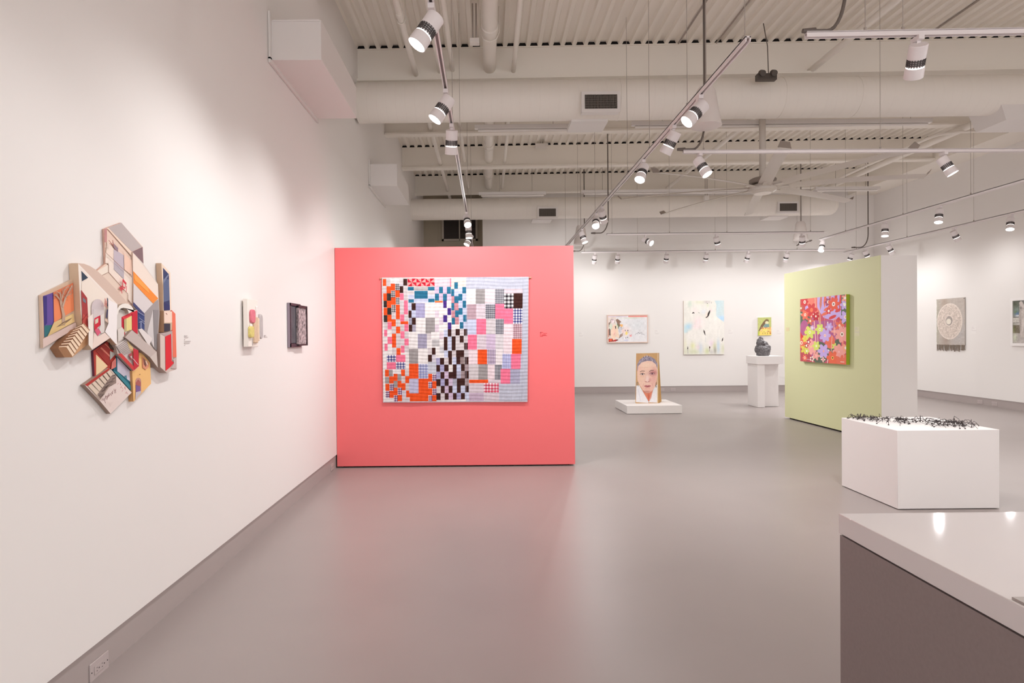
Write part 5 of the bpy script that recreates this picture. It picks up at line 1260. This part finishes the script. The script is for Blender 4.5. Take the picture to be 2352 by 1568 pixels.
# chapel block with arched door
panel('chapel_block', [c2(1402, 890), c2(1500, 822), c2(1500, 620), c2(1555, 640), c2(1662, 770), c2(1674, 1072), c2(1422, 1330)], .05, (240, 192, 128), (196, 146, 96), decals=[(arch(1450, 1532, 985, 1290, 1205, c2), (196, 146, 130)), ([c2(1455, 1060), c2(1490, 1010), c2(1525, 1050), c2(1525, 1110), c2(1462, 1090)], (176, 100, 96)), ([c2(1455, 1090), c2(1520, 1110), c2(1525, 1180), c2(1458, 1200)], (128, 100, 150)), ([c2(1455, 1195), c2(1530, 1175), c2(1535, 1200), c2(1450, 1300)], (196, 186, 192)), ([c2(1550, 680), c2(1640, 770), c2(1640, 830), c2(1600, 870), c2(1555, 840)], (222, 150, 120)), ([c2(1560, 700), c2(1620, 760), c2(1600, 830), c2(1570, 790)], (130, 84, 74)), (stroke(c2(1600, 740), c2(1620, 800), 2), (240, 214, 190)), ([c2(1508, 935), c2(1518, 930), c2(1520, 945), c2(1508, 948)], (150, 100, 60))])
# teal panel with hanging sheet
panel('teal_panel', [c2(1172, 672), c2(1402, 890), c2(1402, 1195), c2(1130, 888)], .035, (38, 104, 124), (30, 80, 96), decals=[([c2(1188, 690), c2(1392, 905), c2(1382, 1048), c2(1190, 892)], (222, 218, 236)), ([c2(1290, 960), c2(1320, 950), c2(1330, 1010), c2(1300, 990)], (90, 150, 170)), ([c2(1130, 885), c2(1200, 905), c2(1400, 1120), c2(1400, 1190)], (64, 136, 150)), ([c2(1192, 640), c2(1215, 660), c2(1402, 880), c2(1400, 912), c2(1192, 690)], (44, 40, 48))])
# brick corner and slab with the stepping stones
panel('brick_corner', [c2(842, 600), c2(1040, 462), c2(1086, 500), c2(1175, 610), c2(1172, 860), c2(1060, 850), c2(885, 970), c2(862, 968)], .03, (176, 62, 54), (96, 44, 62), decals=[([c2(884, 652), c2(1052, 818), c2(884, 960)], (238, 210, 168)), ([c2(885, 600), c2(1040, 465), c2(1084, 500), c2(1084, 700), c2(1112, 765), c2(1060, 810)], (158, 56, 50)), ([c2(940, 560), c2(960, 545), c2(1080, 660), c2(1080, 690)], (206, 120, 104)), ([c2(1000, 500), c2(1015, 490), c2(1084, 560), c2(1084, 580)], (206, 120, 104)), ([c2(1084, 600), c2(1170, 640), c2(1084, 730)], (176, 172, 166)), ([c2(1112, 765), c2(1170, 700), c2(1170, 830), c2(1100, 870)], (222, 130, 122)), ([c2(1060, 420), c2(1085, 500), c2(1175, 610), c2(1080, 560)], (72, 56, 46))])
dec = [([c2(722, 1088), c2(1062, 848), c2(1085, 866), c2(762, 1110)], (182, 64, 58)), ([c2(762, 1108), c2(1085, 868), c2(1178, 970), c2(940, 1310)], (190, 172, 158)), ([c2(905, 1215), c2(1075, 930), c2(1172, 960), c2(1172, 1062), c2(1060, 1110), c2(945, 1290)], (150, 132, 124))]
for k in range(6):
    x, y = 770 + k * 54, 1105 - k * 40
    dec.append(([c2(x, y), c2(x + 38, y - 28), c2(x + 160 - k * 16, y + 85 - k * 10), c2(x + 120 - k * 14, y + 130 - k * 12)], (222, 204, 186)))
for k in range(26):
    t = k / 26; x = 930 + 220 * t + r_.uniform(-15, 15); y = 1250 - 280 * t + r_.uniform(-40, 40)
    dec.append((stroke(c2(x, y), c2(x + 45, y - 25), .7), (92, 76, 70)))
for k in range(22):
    t = k / 22; x = 975 + 200 * t; y = 1310 - 170 * t + r_.uniform(-30, 30)
    dec.append((stroke(c2(x, y), c2(x + r_.uniform(-20, 20), y + r_.uniform(20, 50)), .7), (140, 100, 100)))
for k in range(14):
    x = 1190 + r_.uniform(0, 140); y = 1010 + (x - 1190) * .8 + r_.uniform(0, 90); dec.append((stroke(c2(x, y), c2(x + r_.uniform(-25, 25), y + r_.uniform(15, 40)), .7), (206, 150, 150)))
panel('floor_slab', [c2(718, 1090), c2(1060, 846), c2(1110, 880), c2(1178, 962), c2(1395, 1200), c2(1092, 1505), c2(950, 1335)], .042, (230, 214, 208), (150, 128, 116), decals=dec)
# inner arched room with red frame and small steps
dec = [(arch(1160, 1300, 10, 420, 420, c2), (214, 208, 202)), ([c2(1250, 112), c2(1300, 140), c2(1300, 400), c2(1252, 260)], (196, 40, 62)), ([c2(1255, 110), c2(1405, 40), c2(1475, 15), c2(1475, 60), c2(1290, 150)], (228, 66, 78)), ([c2(1290, 150), c2(1400, 90), c2(1402, 300), c2(1296, 320)], (232, 216, 146)), ([c2(1286, 150), c2(1320, 130), c2(1322, 310), c2(1290, 330)], (190, 176, 128)), ([c2(1400, 60), c2(1478, 22), c2(1482, 362), c2(1402, 292)], (202, 44, 62)),
       ([c2(1195, 290), c2(1255, 255), c2(1288, 300), c2(1286, 420), c2(1200, 470)], (222, 214, 208)), ([c2(1170, 520), c2(1310, 430), c2(1425, 625), c2(1425, 830), c2(1245, 640)], (214, 204, 200)), ([c2(1330, 450), c2(1425, 560), c2(1425, 700), c2(1350, 540)], (232, 206, 150))]
for k in range(8):
    dec.append((stroke(c2(1185 + k * 14, 545 + k * 18 - k * 2), c2(1310 + k * 14, 452 + k * 20), 1.0), (150, 136, 134)))
dec += [([c2(1350, 650), c2(1400, 622), c2(1415, 740), c2(1380, 720)], (166, 80, 84)), ([c2(1372, 680), c2(1400, 670), c2(1405, 720)], (206, 190, 186)), ([c2(1195, 642), c2(1250, 636), c2(1432, 830), c2(1420, 885)], (206, 70, 70)), ([c2(1418, 560), c2(1492, 590), c2(1500, 818), c2(1428, 882)], (196, 52, 64)), (stroke(c2(1415, 710), c2(1490, 800), .9), (240, 230, 226))]
panel('arched_room', [c2(1158, 120), c2(1180, 40), c2(1230, 0), c2(1290, 20), c2(1478, 10), c2(1484, 362), c2(1492, 590), c2(1500, 820), c2(1425, 888), c2(1192, 645), c2(1160, 520)], .055, (222, 212, 206), (176, 156, 146), decals=dec)
# vault and the white arched front
vault = [c1(648, 746), c1(740, 755), c1(830, 790), c1(930, 855), c1(1060, 975), c1(1200, 1120), c1(1395, 1345), c1(1330, 1380), c1(1240, 1365), c1(700, 830)]
panel('vault_roof', vault, .062, (214, 190, 176), (206, 180, 160))
front = [c1(650, 750), c1(1240, 1362), c2(1180, 260), c2(1186, 515), c2(1012, 330), c2(1086, 412), c2(828, 585), c2(776, 510), c2(776, 335), c2(690, 245), c1(690, 1500)]
dec = [([c1(690, 815), c1(1200, 1345), c1(1190, 1568), c2(1010, 330), c2(830, 500), c2(776, 335), c2(690, 240)], (238, 226, 216)), ([c1(700, 862), c1(800, 965), c1(708, 1018)], (52, 66, 84)), ([c1(800, 965), c1(1100, 1285), c1(1100, 1568), c1(705, 1568), c1(705, 1050)], (240, 228, 216)),
       ([c1(698, 1148), c1(786, 1268), c2(768, 110), c2(764, 335), c2(684, 240), c2(680, 10)], (168, 64, 64)), ([c1(720, 1260), c1(765, 1300), c1(768, 1350), c1(724, 1320)], (120, 126, 136)), ([c2(690, 60), c2(764, 120), c2(764, 330), c2(690, 235)], (190, 80, 72)), (stroke(c2(690, 150), c2(764, 60), .9), (140, 48, 52)),
       (arch(852, 1038, 1285, 1568, 1568, c1), (208, 196, 198)), ([c2(842, 0), c2(996, 0), c2(1006, 330), c2(905, 388), c2(862, 310), c2(846, 140)], (212, 202, 202)), ([c2(860, 130), c2(945, 85), c2(948, 225), c2(905, 262), c2(862, 310), c2(856, 220)], (206, 44, 64)), ([c2(870, 150), c2(915, 125), c2(912, 190), c2(870, 215)], (214, 206, 186)), ([c2(862, 300), c2(905, 270), c2(955, 330), c2(905, 386)], (216, 96, 124)), ([c2(945, 90), c2(998, 55), c2(1006, 330), c2(960, 350), c2(925, 280), c2(950, 225)], (222, 214, 208)),
       ([c1(1086, 1262), c1(1100, 1280), c1(1098, 1390), c1(1088, 1395)], (64, 70, 100)), ([c1(1085, 1440), c1(1098, 1440), c2(1042, 130), c2(1030, 110)], (64, 66, 110)), ([c2(1010, 130), c2(1055, 150), c2(1062, 205), c2(1012, 165)], (222, 196, 178)),
       ([c2(828, 580), c2(1084, 412), c2(1010, 335), c2(905, 392), c2(860, 330), c2(838, 480)], (236, 216, 206)), ([c2(776, 340), c2(766, 120), c2(840, 60), c2(845, 300), c2(836, 500), c2(828, 580), c2(776, 510)], (240, 230, 222)), ([c1(1105, 1290), c1(1240, 1365), c2(1176, 510), c2(1012, 325), c2(1062, 205), c2(1056, 140)], (243, 237, 236))]
for i in range(12):
    dec.append((stroke(c1(1045 + r_.uniform(-10, 40), 1300 + r_.uniform(-60, 100)), c1(1060 + r_.uniform(-10, 30), 1330 + r_.uniform(-60, 100)), .7), (220, 150, 140)))
panel('arched_front', front, .08, (242, 232, 224), (208, 180, 154), decals=dec)
ring = [c1(1235, 1375)]
for i in range(9):
    t = math.pi * (1 - i / 8); ring.append(c1(1360 + 128 * math.cos(t), 1470 - 125 * math.sin(t) + 10 * i / 8))
ring += [c1(1488, 1450), c1(1412, 1500)]
for i in range(7):
    t = math.pi * (i / 6); ring.append(c1(1330 + 80 * math.cos(t), 1500 - 85 * math.sin(t)))
ring += [c2(1160, 130)]
panel('arch_hood', ring, .09, (240, 234, 226), (176, 160, 146))

# ------------------------------------------------------------------ white relief with coloured pieces
XF = XL + .046
def wallrect(x0, y0, x1, y1, X):
    a, b = onX(x0, y0, X), onX(x1, y1, X); return a, b
a, b = onX(569, 685.5, XF), onX(582, 796, XF)
ya, yb = a.y, onX(592, 700, XF).y
root = thing('white_relief', 'small white box relief with pink, yellow, tan and grey rounded pieces on the left wall', 'wall sculpture', (XL, (ya + yb) / 2, (a.z + b.z) / 2))
MB().box((XL + .012, ya, b.z), (XF, yb, a.z)).build('white_box', mat('white_relief_box', (240, 232, 224), .6), root, bevel=.003)
MB().box((XL, ya + .03, b.z + .05), (XL + .012, yb - .03, a.z - .05)).build('wall_cleat', DARK, root)
def pill(name, x0, y0, x1, y1, X, depth, col, rad, noisy=0):
    p, q = onX(x0, y0, X), onX(x1, y1, X)
    ww, hh = abs(q.y - p.y), abs(p.z - q.z); rr = min(rad, ww * .48, hh * .48)
    cy_, cz_ = (p.y + q.y) / 2, (p.z + q.z) / 2; pts = []
    for sx, sz, t0 in ((1, 1, 0), (-1, 1, 90), (-1, -1, 180), (1, -1, 270)):
        for k in range(6):
            t = math.radians(t0 + k * 18)
            pts.append(V((X, cy_ + sx * (ww / 2 - rr) + rr * math.cos(t), cz_ + sz * (hh / 2 - rr) + rr * math.sin(t))))
    return MB().prism(pts, (-depth, 0, 0)).build(name, mat(name + '_paint', col, .7, noise_amt=.06, noise_scale=60, bump=.1 + noisy), root, bevel=.006)
pill('pink_piece', 577.5, 710, 588, 742, XF + .016, .016, (222, 122, 136), .025)
pill('yellow_piece', 575.5, 749, 585, 775, XF + .02, .02, (222, 206, 126), .02, .6)
pill('white_piece', 576.5, 743, 581, 751, XF + .014, .014, (240, 234, 226), .012)
pill('white_stick', 589.5, 702, 593.5, 733, XF + .01, .015, (240, 232, 230), .008)
pill('tan_piece', 584, 727, 594, 787.5, XF + .014, .02, (216, 188, 160), .01)
pill('cream_strip', 594, 730, 597.5, 783, XF + .008, .02, (240, 214, 190), .006)
pill('grey_piece', 597, 721, 605, 778, XF + .012, .03, (190, 182, 182), .05)
pill('small_peg', 580, 776, 582, 793, XF + .004, .006, (190, 180, 176), .003)

# ------------------------------------------------------------------ dark double-framed piece
XD = XL + .03
a, b = onX(667, 695, XD), onX(690.5, 797, XD)
root = thing('dark_relief', 'small dark double-framed textured piece on the left wall next to the red partition', 'artwork', (XL, (a.y + b.y) / 2, (a.z + b.z) / 2))
DKF = mat('dark_plum_frame', (76, 52, 62), .5, noise_amt=.3, noise_scale=60)
za, zb = a.z, onX(667, 797.5, XD).z
y0, y1 = a.y, onX(690.5, 700, XD).y
f = MB(); w = .022
f.box((XL + .004, y0, zb), (XD, y0 + w * .5, za)).box((XL + .004, y1 - w * .5, zb), (XD, y1, za)).box((XL + .004, y0, za - w), (XD, y1, za)).box((XL + .004, y0, zb), (XD, y1, zb + w * 1.4))
f.box((XL + .004, y0 + .004, zb + .004), (XL + .011, y1 - .004, za - .004)).build('outer_frame', DKF, root)
MB().box((XL + .003, y0 - .003, zb), (XD - .006, y0 + .001, za)).build('frame_edge', mat('mauve_frame_edge', (150, 136, 148), .5), root)
MB().box((XL + .012, y0 + w * .6, zb + w * 1.6), (XL + .024, y1 - w * .6, za - w * 1.2)).build('grey_plate', mat('slate_plate', (88, 86, 92), .6, noise_amt=.2, noise_scale=12, bump=.3), root)
XD2 = XL + .052
c, d = onX(686.5, 703, XD2), onX(705, 790.5, XD2)
g = MB()
e_ = onX(705, 705, XD2)
g.box((XL + .028, c.y, d.z), (XD2 - .006, e_.y, c.z)).build('bark_panel', mat('bark_panel', (168, 150, 152), .85, noise_amt=.75, noise_scale=38, bump=.9, bump_scale=45), root)
g = MB(); g.box((XL + .025, e_.y - .012, d.z - .01), (XD2 + .004, e_.y, c.z + .01)).box((XL + .025, c.y, c.z - .012), (XD2, e_.y, c.z + .01)).box((XL + .025, c.y, d.z - .01), (XD2, e_.y, d.z + .004))
g.build('inner_frame', mat('dark_inner_frame', (58, 40, 46), .5), root)
